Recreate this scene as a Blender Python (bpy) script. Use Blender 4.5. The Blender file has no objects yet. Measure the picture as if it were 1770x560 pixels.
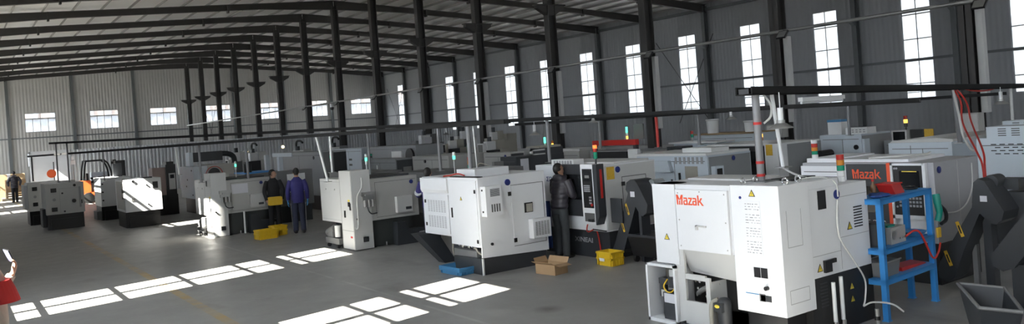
import bpy, bmesh, math, random
from mathutils import Vector, Matrix
random.seed(7)
SC = bpy.context.scene
COL = SC.collection
PI = math.pi

# ------------------------------------------------------------------ materials
MATS = {}
def mat(name, col, rough=0.5, metal=0.0, var=0.06, scale=3.0, emit=None, estr=0.0, spec=0.5, stretch=(1, 1, 1)):
    if name in MATS: return MATS[name]
    m = bpy.data.materials.new(name); m.use_nodes = True
    nt = m.node_tree; b = nt.nodes['Principled BSDF']
    b.inputs['Roughness'].default_value = rough; b.inputs['Metallic'].default_value = metal
    b.inputs['Specular IOR Level'].default_value = spec
    tc = nt.nodes.new('ShaderNodeTexCoord'); mp = nt.nodes.new('ShaderNodeMapping'); n = nt.nodes.new('ShaderNodeTexNoise')
    mp.inputs['Scale'].default_value = stretch
    n.inputs['Scale'].default_value = scale; n.inputs['Detail'].default_value = 4
    r = nt.nodes.new('ShaderNodeMix'); r.data_type = 'RGBA'
    lo = [max(0, c * (1 - var)) for c in col]; hi = [min(1, c * (1 + var)) for c in col]
    r.inputs[6].default_value = (*lo, 1); r.inputs[7].default_value = (*hi, 1)
    nt.links.new(tc.outputs['Object'], mp.inputs[0]); nt.links.new(mp.outputs[0], n.inputs['Vector'])
    nt.links.new(n.outputs['Fac'], r.inputs[0]); nt.links.new(r.outputs[2], b.inputs['Base Color'])
    if emit:
        b.inputs['Emission Color'].default_value = (*emit, 1); b.inputs['Emission Strength'].default_value = estr
    MATS[name] = m
    return m

def sheet_mat(name, col, axis, period=0.25, strength=0.5, rough=0.5, metal=0.0, dark=0.85):
    """profiled metal sheet: ribs along Z (or along the slope), the profile as bump"""
    m = bpy.data.materials.new(name); m.use_nodes = True
    nt = m.node_tree; b = nt.nodes['Principled BSDF']
    b.inputs['Roughness'].default_value = rough; b.inputs['Metallic'].default_value = metal
    tc = nt.nodes.new('ShaderNodeTexCoord'); sp = nt.nodes.new('ShaderNodeSeparateXYZ')
    nt.links.new(tc.outputs['Object'], sp.inputs[0])
    mu = nt.nodes.new('ShaderNodeMath'); mu.operation = 'MULTIPLY'; mu.inputs[1].default_value = 2 * PI / period
    nt.links.new(sp.outputs[axis], mu.inputs[0])
    si = nt.nodes.new('ShaderNodeMath'); si.operation = 'SINE'; nt.links.new(mu.outputs[0], si.inputs[0])
    bp = nt.nodes.new('ShaderNodeBump'); bp.inputs['Strength'].default_value = strength; bp.inputs['Distance'].default_value = 0.03
    nt.links.new(si.outputs[0], bp.inputs['Height']); nt.links.new(bp.outputs[0], b.inputs['Normal'])
    n = nt.nodes.new('ShaderNodeTexNoise'); n.inputs['Scale'].default_value = 0.35; n.inputs['Detail'].default_value = 5
    nt.links.new(tc.outputs['Object'], n.inputs['Vector'])
    r = nt.nodes.new('ShaderNodeMix'); r.data_type = 'RGBA'
    r.inputs[6].default_value = (*[c * dark for c in col], 1); r.inputs[7].default_value = (*col, 1)
    nt.links.new(n.outputs['Fac'], r.inputs[0]); nt.links.new(r.outputs[2], b.inputs['Base Color'])
    MATS[name] = m
    return m

def floor_mat():
    m = bpy.data.materials.new('concrete_floor'); m.use_nodes = True
    nt = m.node_tree; b = nt.nodes['Principled BSDF']; L = nt.links
    tc = nt.nodes.new('ShaderNodeTexCoord')
    def noise(scale, detail=6, rough=0.6, stretch=None):
        n = nt.nodes.new('ShaderNodeTexNoise'); n.inputs['Scale'].default_value = scale
        n.inputs['Detail'].default_value = detail; n.inputs['Roughness'].default_value = rough
        if stretch:
            mp = nt.nodes.new('ShaderNodeMapping'); mp.inputs['Scale'].default_value = stretch
            L.new(tc.outputs['Object'], mp.inputs[0]); L.new(mp.outputs[0], n.inputs['Vector'])
        else: L.new(tc.outputs['Object'], n.inputs['Vector'])
        return n.outputs['Fac']
    def ramp(fac, a, b_):
        r = nt.nodes.new('ShaderNodeMapRange'); r.inputs[1].default_value = a; r.inputs[2].default_value = b_
        L.new(fac, r.inputs[0]); return r.outputs[0]
    def mix(fac, a, c):
        r = nt.nodes.new('ShaderNodeMix'); r.data_type = 'RGBA'; L.new(fac, r.inputs[0])
        for i, v in ((6, a), (7, c)):
            if isinstance(v, tuple): r.inputs[i].default_value = (*v, 1)
            else: L.new(v, r.inputs[i])
        return r.outputs[2]
    def math_(op, a, b_=None):
        r = nt.nodes.new('ShaderNodeMath'); r.operation = op
        for i, v in ((0, a), (1, b_)):
            if v is None: continue
            if isinstance(v, (int, float)): r.inputs[i].default_value = v
            else: L.new(v, r.inputs[i])
        return r.outputs[0]
    big = ramp(noise(0.35, 5), 0.35, 0.7); fine = ramp(noise(2.2, 8, 0.7), 0.3, 0.75)
    c = mix(big, FLOOR_A, FLOOR_B)
    c = mix(math_('MULTIPLY', fine, 0.6), c, FLOOR_C)
    st = ramp(noise(0.8, 4, 0.55, (1, 0.6, 1)), 0.58, 0.76)
    c = mix(math_('MULTIPLY', st, 0.65), c, (0.10, 0.095, 0.085))
    sp = nt.nodes.new('ShaderNodeSeparateXYZ'); L.new(tc.outputs['Object'], sp.inputs[0])
    # worn yellow lane line along the aisle, thin pale saw-cut joint
    d = math_('ABSOLUTE', math_('SUBTRACT', sp.outputs[0], 3.12))
    ln = math_('LESS_THAN', d, 0.075)
    wear = ramp(noise(1.6, 6, 0.7, (0.3, 1, 1)), 0.36, 0.62)
    c = mix(math_('MULTIPLY', math_('MULTIPLY', ln, wear), 0.85), c, (0.42, 0.27, 0.06))
    ln2 = nt.nodes.new('ShaderNodeVectorMath'); ln2.operation = 'DISTANCE'; ln2.inputs[1].default_value = (6.42, 8.65, 0.0); L.new(tc.outputs['Object'], ln2.inputs[0])
    spot = nt.nodes.new('ShaderNodeMapRange'); spot.inputs[1].default_value = 0.05; spot.inputs[2].default_value = 0.24; spot.inputs[3].default_value = 1.0; spot.inputs[4].default_value = 0.0
    L.new(ln2.outputs['Value'], spot.inputs[0]); c = mix(math_('MULTIPLY', spot.outputs[0], 0.7), c, (0.07, 0.065, 0.06))
    d2 = math_('ABSOLUTE', math_('SUBTRACT', sp.outputs[0], 5.45))
    c = mix(math_('MULTIPLY', math_('LESS_THAN', d2, 0.03), math_('MULTIPLY', wear, 0.35)), c, (0.5, 0.5, 0.48))
    L.new(c, b.inputs['Base Color'])
    ro = nt.nodes.new('ShaderNodeMapRange'); ro.inputs[3].default_value = 0.34; ro.inputs[4].default_value = 0.6
    L.new(fine, ro.inputs[0]); L.new(ro.outputs[0], b.inputs['Roughness'])
    b.inputs['Specular IOR Level'].default_value = 0.45
    bp = nt.nodes.new('ShaderNodeBump'); bp.inputs['Strength'].default_value = 0.12; bp.inputs['Distance'].default_value = 0.02
    L.new(fine, bp.inputs['Height']); L.new(bp.outputs[0], b.inputs['Normal'])
    return m
FLOOR_A, FLOOR_B, FLOOR_C = (0.20, 0.195, 0.185), (0.29, 0.285, 0.27), (0.33, 0.325, 0.31)

def glass_mat():
    m = bpy.data.materials.new('window_glass'); m.use_nodes = True
    nt = m.node_tree; nt.nodes.clear()
    o = nt.nodes.new('ShaderNodeOutputMaterial'); mx = nt.nodes.new('ShaderNodeMixShader')
    t = nt.nodes.new('ShaderNodeBsdfTransparent'); g = nt.nodes.new('ShaderNodeBsdfGlossy')
    t.inputs[0].default_value = (0.93, 0.95, 0.96, 1); g.inputs['Roughness'].default_value = 0.05
    mx.inputs[0].default_value = 0.06
    nt.links.new(t.outputs[0], mx.inputs[1]); nt.links.new(g.outputs[0], mx.inputs[2]); nt.links.new(mx.outputs[0], o.inputs[0])
    MATS['glass'] = m
    return m

# ------------------------------------------------------------------ mesh builder
class MB:
    def __init__(s): s.bm = bmesh.new(); s.mi = 0; s.smooth = False
    def face(s, vs):
        try: f = s.bm.faces.new(vs); f.material_index = s.mi; f.smooth = s.smooth; return f
        except ValueError: return None
    def box(s, x0, y0, z0, x1, y1, z1):
        if x0 > x1: x0, x1 = x1, x0
        if y0 > y1: y0, y1 = y1, y0
        if z0 > z1: z0, z1 = z1, z0
        v = [s.bm.verts.new(p) for p in ((x0,y0,z0),(x1,y0,z0),(x1,y1,z0),(x0,y1,z0),(x0,y0,z1),(x1,y0,z1),(x1,y1,z1),(x0,y1,z1))]
        for q in ((3,2,1,0),(4,5,6,7),(0,1,5,4),(1,2,6,5),(2,3,7,6),(3,0,4,7)): s.face([v[i] for i in q])
        return s
    def hexa(s, lo, hi):
        """8-corner solid: four bottom and four top points in the same order"""
        v = [s.bm.verts.new(p) for p in list(lo) + list(hi)]
        for q in ((3,2,1,0),(4,5,6,7),(0,1,5,4),(1,2,6,5),(2,3,7,6),(3,0,4,7)): s.face([v[i] for i in q])
        return s
    def prism(s, axis, pts, a, b):
        def P(u, w, t): return {'x': (t, u, w), 'y': (u, t, w), 'z': (u, w, t)}[axis]
        A = [s.bm.verts.new(P(u, w, a)) for u, w in pts]; B = [s.bm.verts.new(P(u, w, b)) for u, w in pts]
        n = len(pts)
        s.face(A[::-1]); s.face(B)
        for i in range(n): s.face([A[i], A[(i+1) % n], B[(i+1) % n], B[i]])
        return s
    def tube(s, path, r, n=10, cap=True):
        path = [Vector(p) for p in path]; rr = r if isinstance(r, (list, tuple)) else [r] * len(path)
        rings = []; sm = s.smooth; s.smooth = True; up = None
        for i, p in enumerate(path):
            a = path[max(0, i-1)]; c = path[min(len(path)-1, i+1)]
            t = (c - a).normalized() if (c - a).length > 1e-9 else Vector((0, 0, 1))
            if up is None: up = Vector((0, 0, 1)) if abs(t.z) < 0.9 else Vector((1, 0, 0))
            u = t.cross(up).normalized(); w = u.cross(t).normalized(); up = w
            rings.append([s.bm.verts.new(p + (u * math.cos(2*PI*k/n) + w * math.sin(2*PI*k/n)) * rr[i]) for k in range(n)])
        for A, B in zip(rings, rings[1:]):
            for k in range(n): s.face([A[k], A[(k+1) % n], B[(k+1) % n], B[k]])
        if cap: s.face(rings[0][::-1]); s.face(rings[-1])
        s.smooth = sm
        return s
    def cyl(s, p0, p1, r, r2=None, n=16): return s.tube([p0, p1], [r, r if r2 is None else r2], n)
    def lathe(s, prof, c=(0, 0, 0), n=24):
        rings = []; sm = s.smooth; s.smooth = True
        for r, z in prof: rings.append([s.bm.verts.new((c[0] + r*math.cos(2*PI*k/n), c[1] + r*math.sin(2*PI*k/n), c[2] + z)) for k in range(n)])
        for A, B in zip(rings, rings[1:]):
            for k in range(n): s.face([A[k], A[(k+1) % n], B[(k+1) % n], B[k]])
        s.smooth = sm
        return s
    def ball(s, c, rx, ry=None, rz=None, nu=14, nv=9):
        ry = rx if ry is None else ry; rz = rx if rz is None else rz
        c = Vector(c); sm = s.smooth; s.smooth = True
        rings = []
        for j in range(1, nv):
            t = PI * j / nv
            rings.append([s.bm.verts.new(c + Vector((rx*math.sin(t)*math.cos(2*PI*k/nu), ry*math.sin(t)*math.sin(2*PI*k/nu), rz*math.cos(t)))) for k in range(nu)])
        a = s.bm.verts.new(c + Vector((0, 0, rz))); b = s.bm.verts.new(c - Vector((0, 0, rz)))
        for A, B in zip(rings, rings[1:]):
            for k in range(nu): s.face([A[k], B[k], B[(k+1) % nu], A[(k+1) % nu]])
        for k in range(nu):
            s.face([a, rings[0][k], rings[0][(k+1) % nu]]); s.face([b, rings[-1][(k+1) % nu], rings[-1][k]])
        s.smooth = sm
        return s
    def torus(s, c, R, r, axis='z', n=20, m=8):
        c = Vector(c); sm = s.smooth; s.smooth = True; rings = []
        for i in range(n):
            a = 2*PI*i/n; ring = []
            for k in range(m):
                b = 2*PI*k/m; u = (R + r*math.cos(b))*math.cos(a); v = (R + r*math.cos(b))*math.sin(a); w = r*math.sin(b)
                ring.append(s.bm.verts.new(c + Vector({'z': (u, v, w), 'x': (w, u, v), 'y': (u, w, v)}[axis])))
            rings.append(ring)
        for i in range(n):
            A, B = rings[i], rings[(i+1) % n]
            for k in range(m): s.face([A[k], A[(k+1) % m], B[(k+1) % m], B[k]])
        s.smooth = sm
        return s
    def mesh(s, name, mats, bevel=0.0):
        if bevel:
            es = [e for e in s.bm.edges if len(e.link_faces) == 2 and e.calc_face_angle(0) > 0.9]
            bmesh.ops.bevel(s.bm, geom=es, offset=bevel, segments=2, affect='EDGES', profile=0.5, clamp_overlap=True)
        bmesh.ops.recalc_face_normals(s.bm, faces=s.bm.faces)
        me = bpy.data.meshes.new(name); s.bm.to_mesh(me); s.bm.free()
        for m in (mats if isinstance(mats, (list, tuple)) else [mats]): me.materials.append(m)
        if any(p.use_smooth for p in me.polygons): me.set_sharp_from_angle(angle=math.radians(40))
        return me
    def build(s, name, mats, parent=None, bevel=0.0, label=None):
        o = bpy.data.objects.new(name, s.mesh(name, mats, bevel)); COL.objects.link(o)
        if parent: o.parent = parent
        if label: o['label'] = label
        return o

def thing(name, label, cat, loc=(0, 0, 0), rz=0, group=None):
    o = bpy.data.objects.new(name, None); COL.objects.link(o)
    o.location = loc; o.rotation_euler = (0, 0, rz); o.empty_display_size = 0.1
    return tag(o, label, cat, group)
def tag(o, label, cat, group=None, kind=None):
    o['label'] = label; o['category'] = cat
    if group: o['group'] = group
    if kind: o['kind'] = kind
    return o
def struct(o, label, cat):
    return tag(o, label, cat, None, 'structure')
def B(parent, name, m, *boxes, bevel=0.0, label=None):
    mb = MB()
    for b in boxes: mb.box(*b)
    return mb.build(name, m, parent, bevel, label)
def PR(parent, name, m, axis, pts, a, b, bevel=0.0, label=None):
    return MB().prism(axis, pts, a, b).build(name, m, parent, bevel, label)
def T(parent, name, m, path, r, n=8, label=None):
    return MB().tube(path, r, n).build(name, m, parent, 0, label)
def curve(pts, n=6):
    """Catmull-Rom through the points"""
    P = [Vector(p) for p in pts]; P = [P[0]*2 - P[1]] + P + [P[-1]*2 - P[-2]]; out = []
    for i in range(1, len(P) - 2):
        for k in range(n):
            t = k / n; a, b, c, d = P[i-1], P[i], P[i+1], P[i+2]
            out.append(0.5 * ((2*b) + (c-a)*t + (2*a-5*b+4*c-d)*t*t + (3*b-a-3*c+d)*t**3))
    return out + [P[-2]]
_ORD = 'first second third fourth fifth sixth seventh eighth ninth tenth eleventh twelfth thirteenth fourteenth fifteenth sixteenth seventeenth eighteenth nineteenth twentieth'.split()
def nth(i):
    if i < 20: return _ORD[i]
    t, u = divmod(i + 1, 10)
    if u == 0: return {3: 'thirtieth', 4: 'fortieth', 2: 'twentieth'}[t]
    return {2: 'twenty', 3: 'thirty', 4: 'forty'}[t] + '-' + _ORD[u - 1]

WORD = [  # blocky wordmark, one polygon per stroke, cap height 1
    [(0.03, 0), (0.085, 0), (0.07, 1), (0.0, 1)], [(0.0, 1), (0.075, 1), (0.155, 0.55), (0.125, 0.45)], [(0.31, 1), (0.235, 1), (0.155, 0.55), (0.185, 0.45)], [(0.28, 0), (0.225, 0), (0.24, 1), (0.31, 1)], [(0.13, 0), (0.18, 0), (0.178, 0.42), (0.132, 0.42)],
    [(0.35, 0.74), (0.47, 0.74), (0.50, 0.70), (0.51, 0.60), (0.345, 0.60)], [(0.46, 0.66), (0.51, 0.66), (0.53, 0), (0.475, 0)], [(0.36, 0.46), (0.48, 0.46), (0.48, 0.34), (0.37, 0.34)], [(0.33, 0.36), (0.38, 0.46), (0.385, 0.10), (0.335, 0.10)], [(0.335, 0.13), (0.49, 0.13), (0.49, 0), (0.35, 0)],
    [(0.56, 0.74), (0.73, 0.74), (0.73, 0.60), (0.56, 0.60)], [(0.67, 0.62), (0.73, 0.62), (0.61, 0.12), (0.55, 0.12)], [(0.55, 0.14), (0.74, 0.14), (0.74, 0), (0.55, 0)],
    [(0.77, 0.74), (0.89, 0.74), (0.92, 0.70), (0.93, 0.60), (0.765, 0.60)], [(0.88, 0.66), (0.93, 0.66), (0.94, 0), (0.885, 0)], [(0.78, 0.46), (0.90, 0.46), (0.90, 0.34), (0.79, 0.34)], [(0.75, 0.36), (0.80, 0.46), (0.80, 0.10), (0.75, 0.10)], [(0.75, 0.13), (0.91, 0.13), (0.91, 0), (0.77, 0)],
    [(0.98, 1), (1.035, 1), (1.04, 0), (0.985, 0)], [(1.03, 0.34), (1.13, 0.74), (1.20, 0.74), (1.085, 0.30)], [(1.045, 0.42), (1.09, 0.50), (1.25, 0), (1.18, 0)]]
def wordmark(parent, m, width, height, at, label):
    mb = MB()
    for i, p in enumerate(WORD): mb.prism('x', [(at[1] - u*width/1.25, at[2] + v*height) for u, v in p], at[0] - 0.003 - 0.0001*(i % 7), at[0] + 0.001)
    return mb.build('wordmark', m, parent, 0, label)
def text(parent, name, m, s, width, height, at, face, bold=0.0, label=None, shear=0.0):
    """raised lettering on a face: 'F' looks to -X, 'S' looks to -Y; at = lower left corner as the reader sees it"""
    cu = bpy.data.curves.new(name, 'FONT'); cu.body = s; cu.size = 1; cu.offset = bold; cu.extrude = 0.02; cu.shear = shear
    tmp = bpy.data.objects.new(name, cu); COL.objects.link(tmp)
    dg = bpy.context.evaluated_depsgraph_get(); me = bpy.data.meshes.new_from_object(tmp.evaluated_get(dg))
    bpy.data.objects.remove(tmp); bpy.data.curves.remove(cu)
    xs = [v.co.x for v in me.vertices]; ys = [v.co.y for v in me.vertices]
    if not xs: return None
    sx = width / (max(xs) - min(xs)); sy = height / (max(ys) - min(ys)); x0, y0 = min(xs), min(ys)
    for v in me.vertices:
        u = (v.co.x - x0) * sx; w = (v.co.y - y0) * sy; t = 0.003 if v.co.z > 0 else -0.002
        v.co = (at[0] - t, at[1] - u, at[2] + w) if face == 'F' else (at[0] + u, at[1] - t, at[2] + w)
    me.materials.clear(); me.materials.append(m)
    o = bpy.data.objects.new(name, me); COL.objects.link(o); o.parent = parent
    if label: o['label'] = label
    return o
SKY_LO, SKY_HI, SUN_STR, EXPO = 1.35, 18.5, 76.0, 0.21
# ------------------------------------------------------------------ palette
WHITE = mat('white_paint', (0.74, 0.75, 0.77), 0.35, var=0.03)
GREYP = mat('grey_paint', (0.42, 0.415, 0.40), 0.4, var=0.05)
GREYL = mat('light_grey_paint', (0.56, 0.56, 0.55), 0.4, var=0.04)
COOLW = mat('cool_white_paint', (0.56, 0.62, 0.68), 0.4, var=0.04)
MIDG = mat('mid_grey_paint', (0.26, 0.27, 0.28), 0.45, var=0.06)
CHAR = mat('charcoal_paint', (0.035, 0.038, 0.043), 0.45, var=0.15)
BLACK = mat('black_plastic', (0.012, 0.012, 0.013), 0.4, var=0.2)
DARKG = mat('dark_green_grey', (0.045, 0.05, 0.048), 0.5, var=0.2)
GALV = mat('galvanised_tube', (0.24, 0.24, 0.25), 0.45, 0.3, var=0.1)
STEEL = mat('dull_steel', (0.42, 0.42, 0.41), 0.35, 0.7, var=0.1)
CHROME = mat('bright_steel', (0.7, 0.7, 0.7), 0.2, 0.9, var=0.05)
TANK = mat('grey_tank', (0.16, 0.16, 0.16), 0.5, var=0.15)
COLM = mat('dark_steel_column', (0.045, 0.042, 0.040), 0.55, var=0.15)
WCOL = mat('grey_wall_column', (0.14, 0.15, 0.155), 0.5, var=0.1)
RED = mat('red_paint', (0.5, 0.02, 0.015), 0.4)
ORANGE = mat('logo_orange', (0.80, 0.085, 0.02), 0.4, var=0.02)
FORKO = mat('forklift_orange', (0.75, 0.13, 0.03), 0.4)
YEL = mat('yellow_plastic', (0.72, 0.47, 0.02), 0.4, var=0.08)
YLAB = mat('label_yellow', (0.75, 0.58, 0.06), 0.5, var=0.02)
OLAB = mat('label_ochre', (0.62, 0.38, 0.03), 0.5, var=0.2, scale=25)
BLUER = mat('blue_rack_paint', (0.035, 0.24, 0.60), 0.4, var=0.1)
BLUEB = mat('blue_plastic', (0.06, 0.22, 0.42), 0.4, var=0.15)
NAVY = mat('navy_badge', (0.012, 0.025, 0.17), 0.35)
PAPER = mat('paper', (0.62, 0.62, 0.66), 0.7, var=0.05)
CARD = mat('cardboard', (0.40, 0.26, 0.14), 0.8, var=0.12)
RUBBER = mat('rubber', (0.02, 0.02, 0.02), 0.7)
REDHOSE = mat('red_hose', (0.55, 0.03, 0.02), 0.4)
CLEARH = mat('white_hose', (0.62, 0.62, 0.60), 0.35)
BEIGE = mat('beige_panel', (0.36, 0.34, 0.29), 0.5)
GREENP = mat('green_paint', (0.02, 0.17, 0.09), 0.4)
TEAL = mat('teal_tool', (0.0, 0.22, 0.17), 0.4)
WOOD = mat('pallet_wood', (0.36, 0.26, 0.15), 0.8, var=0.2)
SCREEN = mat('dark_screen', (0.01, 0.011, 0.013), 0.15, var=0.3)
KEYS = mat('control_keys', (0.30, 0.30, 0.32), 0.5, var=0.5, scale=60)
INK = mat('diagram_ink', (0.28, 0.28, 0.30), 0.7, var=0.6, scale=70)
LRED = mat('lamp_red_off', (0.45, 0.03, 0.02), 0.25)
LAMB = mat('lamp_amber_off', (0.55, 0.20, 0.02), 0.25)
LGRN = mat('lamp_green_off', (0.01, 0.25, 0.14), 0.25)
LWHT = mat('lamp_white_base', (0.75, 0.76, 0.76), 0.3)
ONGRN = mat('lamp_green_lit', (0.05, 0.6, 0.4), 0.3, emit=(0.15, 1.0, 0.62), estr=1.4)
ONAMB = mat('lamp_amber_lit', (0.8, 0.4, 0.05), 0.3, emit=(1.0, 0.5, 0.08), estr=2.2)
ONRED = mat('lamp_red_lit', (0.8, 0.1, 0.02), 0.3, emit=(1.0, 0.16, 0.03), estr=2.2)
BULB = mat('lit_bulb', (0.9, 0.6, 0.2), 0.3, emit=(1.0, 0.75, 0.35), estr=6)
SCRL = mat('lit_screen_line', (0.6, 0.5, 0.05), 0.4, emit=(0.9, 0.7, 0.1), estr=0.25)
DISP = mat('grey_display', (0.20, 0.20, 0.19), 0.3)
BLUT = mat('blue_tarp', (0.02, 0.06, 0.22), 0.6)
GLASS = glass_mat()

# ------------------------------------------------------------------ the hall
X0, X1, XM = -1.6, 45.9, 22.15           # side walls and middle column row
Y0, Y1 = -15.0, 95.2
ZE, ZR = 10.28, 11.85
def roof_z(x): return ZR - (ZR - ZE) * abs(x - XM) / (X1 - XM)

fl = B(None, 'floor', floor_mat(), (X0, Y0, -0.2, X1, Y1, 0)); struct(fl, 'grey concrete floor with a worn yellow lane line', 'floor')

WR = sheet_mat('wall_sheet_side', (0.36, 0.37, 0.385), 1, 0.30, 0.35)
WG = sheet_mat('wall_sheet_gable', (0.56, 0.55, 0.53), 0, 0.30, 0.5)
RF = sheet_mat('roof_lining', (0.84, 0.825, 0.80), 1, 0.9, 0.10, rough=0.42, dark=0.9)

def wall_boxes(mb, along, lo, hi, top, openings, put):
    """one wall as upright strips between and above/below its openings: openings = (a0, a1, [(z0, z1), ...])"""
    ops = sorted(openings); cur = lo
    for a0, a1, zs in ops:
        put(mb, cur, a0, 0, None); z = 0
        for z0, z1 in zs: put(mb, a0, a1, z, z0); z = z1
        put(mb, a0, a1, z, None); cur = a1
    put(mb, cur, hi, 0, None)

def put_x(xa, xb):
    def f(mb, a0, a1, z0, z1): mb.box(xa, a0, z0, xb, a1, ZE + 0.06 if z1 is None else z1)
    return f
def put_y(ya, yb):
    def f(mb, a0, a1, z0, z1):
        if z1 is not None: mb.box(a0, ya, z0, a1, yb, z1); return
        cuts = [a0] + ([XM] if a0 < XM < a1 else []) + [a1]
        for p, q in zip(cuts, cuts[1:]): mb.prism('y', [(p, z0), (q, z0), (q, roof_z(q)), (p, roof_z(p))], ya, yb)
    return f

WZ = (2.2, 8.15)
RW = [24.55 + 5.83*k for k in range(-6, 12)]          # window centres, right wall
LW = [9.23 + 5.8*k for k in range(-4, 2)] + [21.75] + [26.65 + 5.8*k for k in range(0, 12)]
LZ = lambda c: (6.72, WZ[1]) if 20 < c < 41 else WZ   # the middle windows beside the aisle are only high lights
GWX = [8.1 + 5.9*k for k in range(7)]
mb = MB(); wall_boxes(mb, 1, Y0, Y1, ZE, [(c-0.87, c+0.87, [WZ]) for c in RW], put_x(X1, X1+0.12))
struct(mb.build('wall_right', WR), 'grey profiled sheet wall with tall narrow windows', 'wall')
mb = MB(); wall_boxes(mb, 1, Y0, Y1, ZE, [(c-0.84, c+0.84, [LZ(c)]) for c in LW], put_x(X0-0.12, X0))
struct(mb.build('wall_left', WR), 'profiled sheet wall behind the aisle with tall windows', 'wall')
mb = MB(); wall_boxes(mb, 0, X0, X1, ZE, [(c-1.38, c+1.38, [(1.55, 2.95), (5.05, 7.0)]) for c in GWX], put_y(Y1, Y1+0.12))
struct(mb.build('wall_far', WG), 'pale profiled sheet gable wall with wide windows', 'wall')
mb = MB(); wall_boxes(mb, 0, X0, X1, ZE, [(c-1.38, c+1.38, [(5.05, 7.0)]) for c in GWX], put_y(Y0-0.12, Y0))
struct(mb.build('wall_near', WG), 'sheet gable wall behind the viewer with high windows', 'wall')
for nm, xa, xb in (('ceiling_left', X0-0.3, XM), ('ceiling_right', XM, X1+0.3)):
    m_ = MB(); m_.prism('y', [(xa, roof_z(xa)), (xb, roof_z(xb)), (xb, roof_z(xb)+0.12), (xa, roof_z(xa)+0.12)], Y0-0.3, Y1+0.3)
    struct(m_.build(nm, RF), 'pale lined roof slope on the %s side of the ridge' % nm.split('_')[1], 'ceiling')

# windows: frame (own mesh) with one pane child
FRM = mat('window_frame', (0.45, 0.46, 0.47), 0.4)
wn = [0]
def window(side, c, half, z0, z1, rows, cols, barw=0.06):
    wn[0] += 1; mb = MB(); d = 0.06
    def bx(a0, a1, za, zb, t=0.03, off=0.06):
        if side == 'R': mb.box(X1+off-t, a0, za, X1+off+t, a1, zb)
        elif side == 'L': mb.box(X0-off-t, a0, za, X0-off+t, a1, zb)
        else: mb.box(a0, Y1+off-t, za, a1, Y1+off+t, zb)
    bx(c-half, c-half+d, z0, z1); bx(c+half-d, c+half, z0, z1); bx(c-half, c+half, z0, z0+d); bx(c-half, c+half, z1-d, z1)
    for z, w in rows: bx(c-half, c+half, z-w/2, z+w/2)
    for a, za, zb in cols: bx(c+a-barw/2, c+a+barw/2, za, zb)
    o = mb.build('window_%d' % wn[0], FRM)
    g = MB()
    if side == 'R': g.box(X1+0.055, c-half, z0, X1+0.062, c+half, z1)
    elif side == 'L': g.box(X0-0.062, c-half, z0, X0-0.055, c+half, z1)
    else: g.box(c-half, Y1+0.055, z0, c+half, Y1+0.062, z1)
    g.build('pane', GLASS, o)
    return o
ROWS = [(7.1, 0.07), (5.68, 0.06), (4.45, 0.12), (3.12, 0.06), (2.62, 0.05)]
for i, c in enumerate(RW):
    struct(window('R', c, 0.87, WZ[0], WZ[1], ROWS, [(0, WZ[0], WZ[1])]), 'tall narrow window, %s from the far gable on the long wall' % nth(len(RW)-1-i), 'window')
LROWS = [(7.14, 0.07), (6.7, 0.20), (6.02, 0.06), (4.93, 0.06), (3.8, 0.06), (2.65, 0.06)]
for i, c in enumerate(LW):
    struct(window('L', c, 0.84, *LZ(c), [r for r in LROWS if r[0] > LZ(c)[0]+0.1], [(0, *LZ(c))], 0.14), 'tall sunlit window, %s from the far gable beside the aisle' % nth(len(LW)-1-i), 'window')
for i, c in enumerate(GWX):
    struct(window('G', c, 1.38, 5.05, 7.0, [(6.42, 0.10)], [(0, 5.05, 7.0), (-0.69, 5.05, 6.42), (0.69, 5.05, 6.42)]), 'wide gable window high on the far wall, %s from the aisle side' % nth(i), 'window')
    struct(window('G', c, 1.38, 1.55, 2.95, [], [(0, 1.55, 2.95)]), 'low gable window behind the partition, %s from the aisle side' % nth(i), 'window')

for i, c in enumerate(GWX):
    mb = MB()
    for b_ in ((c-1.38, 5.05, c-1.32, 7.0), (c+1.32, 5.05, c+1.38, 7.0), (c-1.38, 5.05, c+1.38, 5.11), (c-1.38, 6.94, c+1.38, 7.0), (c-0.02, 5.05, c+0.02, 7.0)): mb.box(b_[0], Y0-0.09, b_[1], b_[2], Y0-0.03, b_[3])
    wn[0] += 1; o = mb.build('window_%d' % wn[0], FRM); struct(o, 'wide high window in the gable behind the viewer, %s from the aisle side' % nth(i), 'window')
    MB().box(c-1.38, Y0-0.065, 5.05, c+1.38, Y0-0.058, 7.0).build('pane', GLASS, o)

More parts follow.
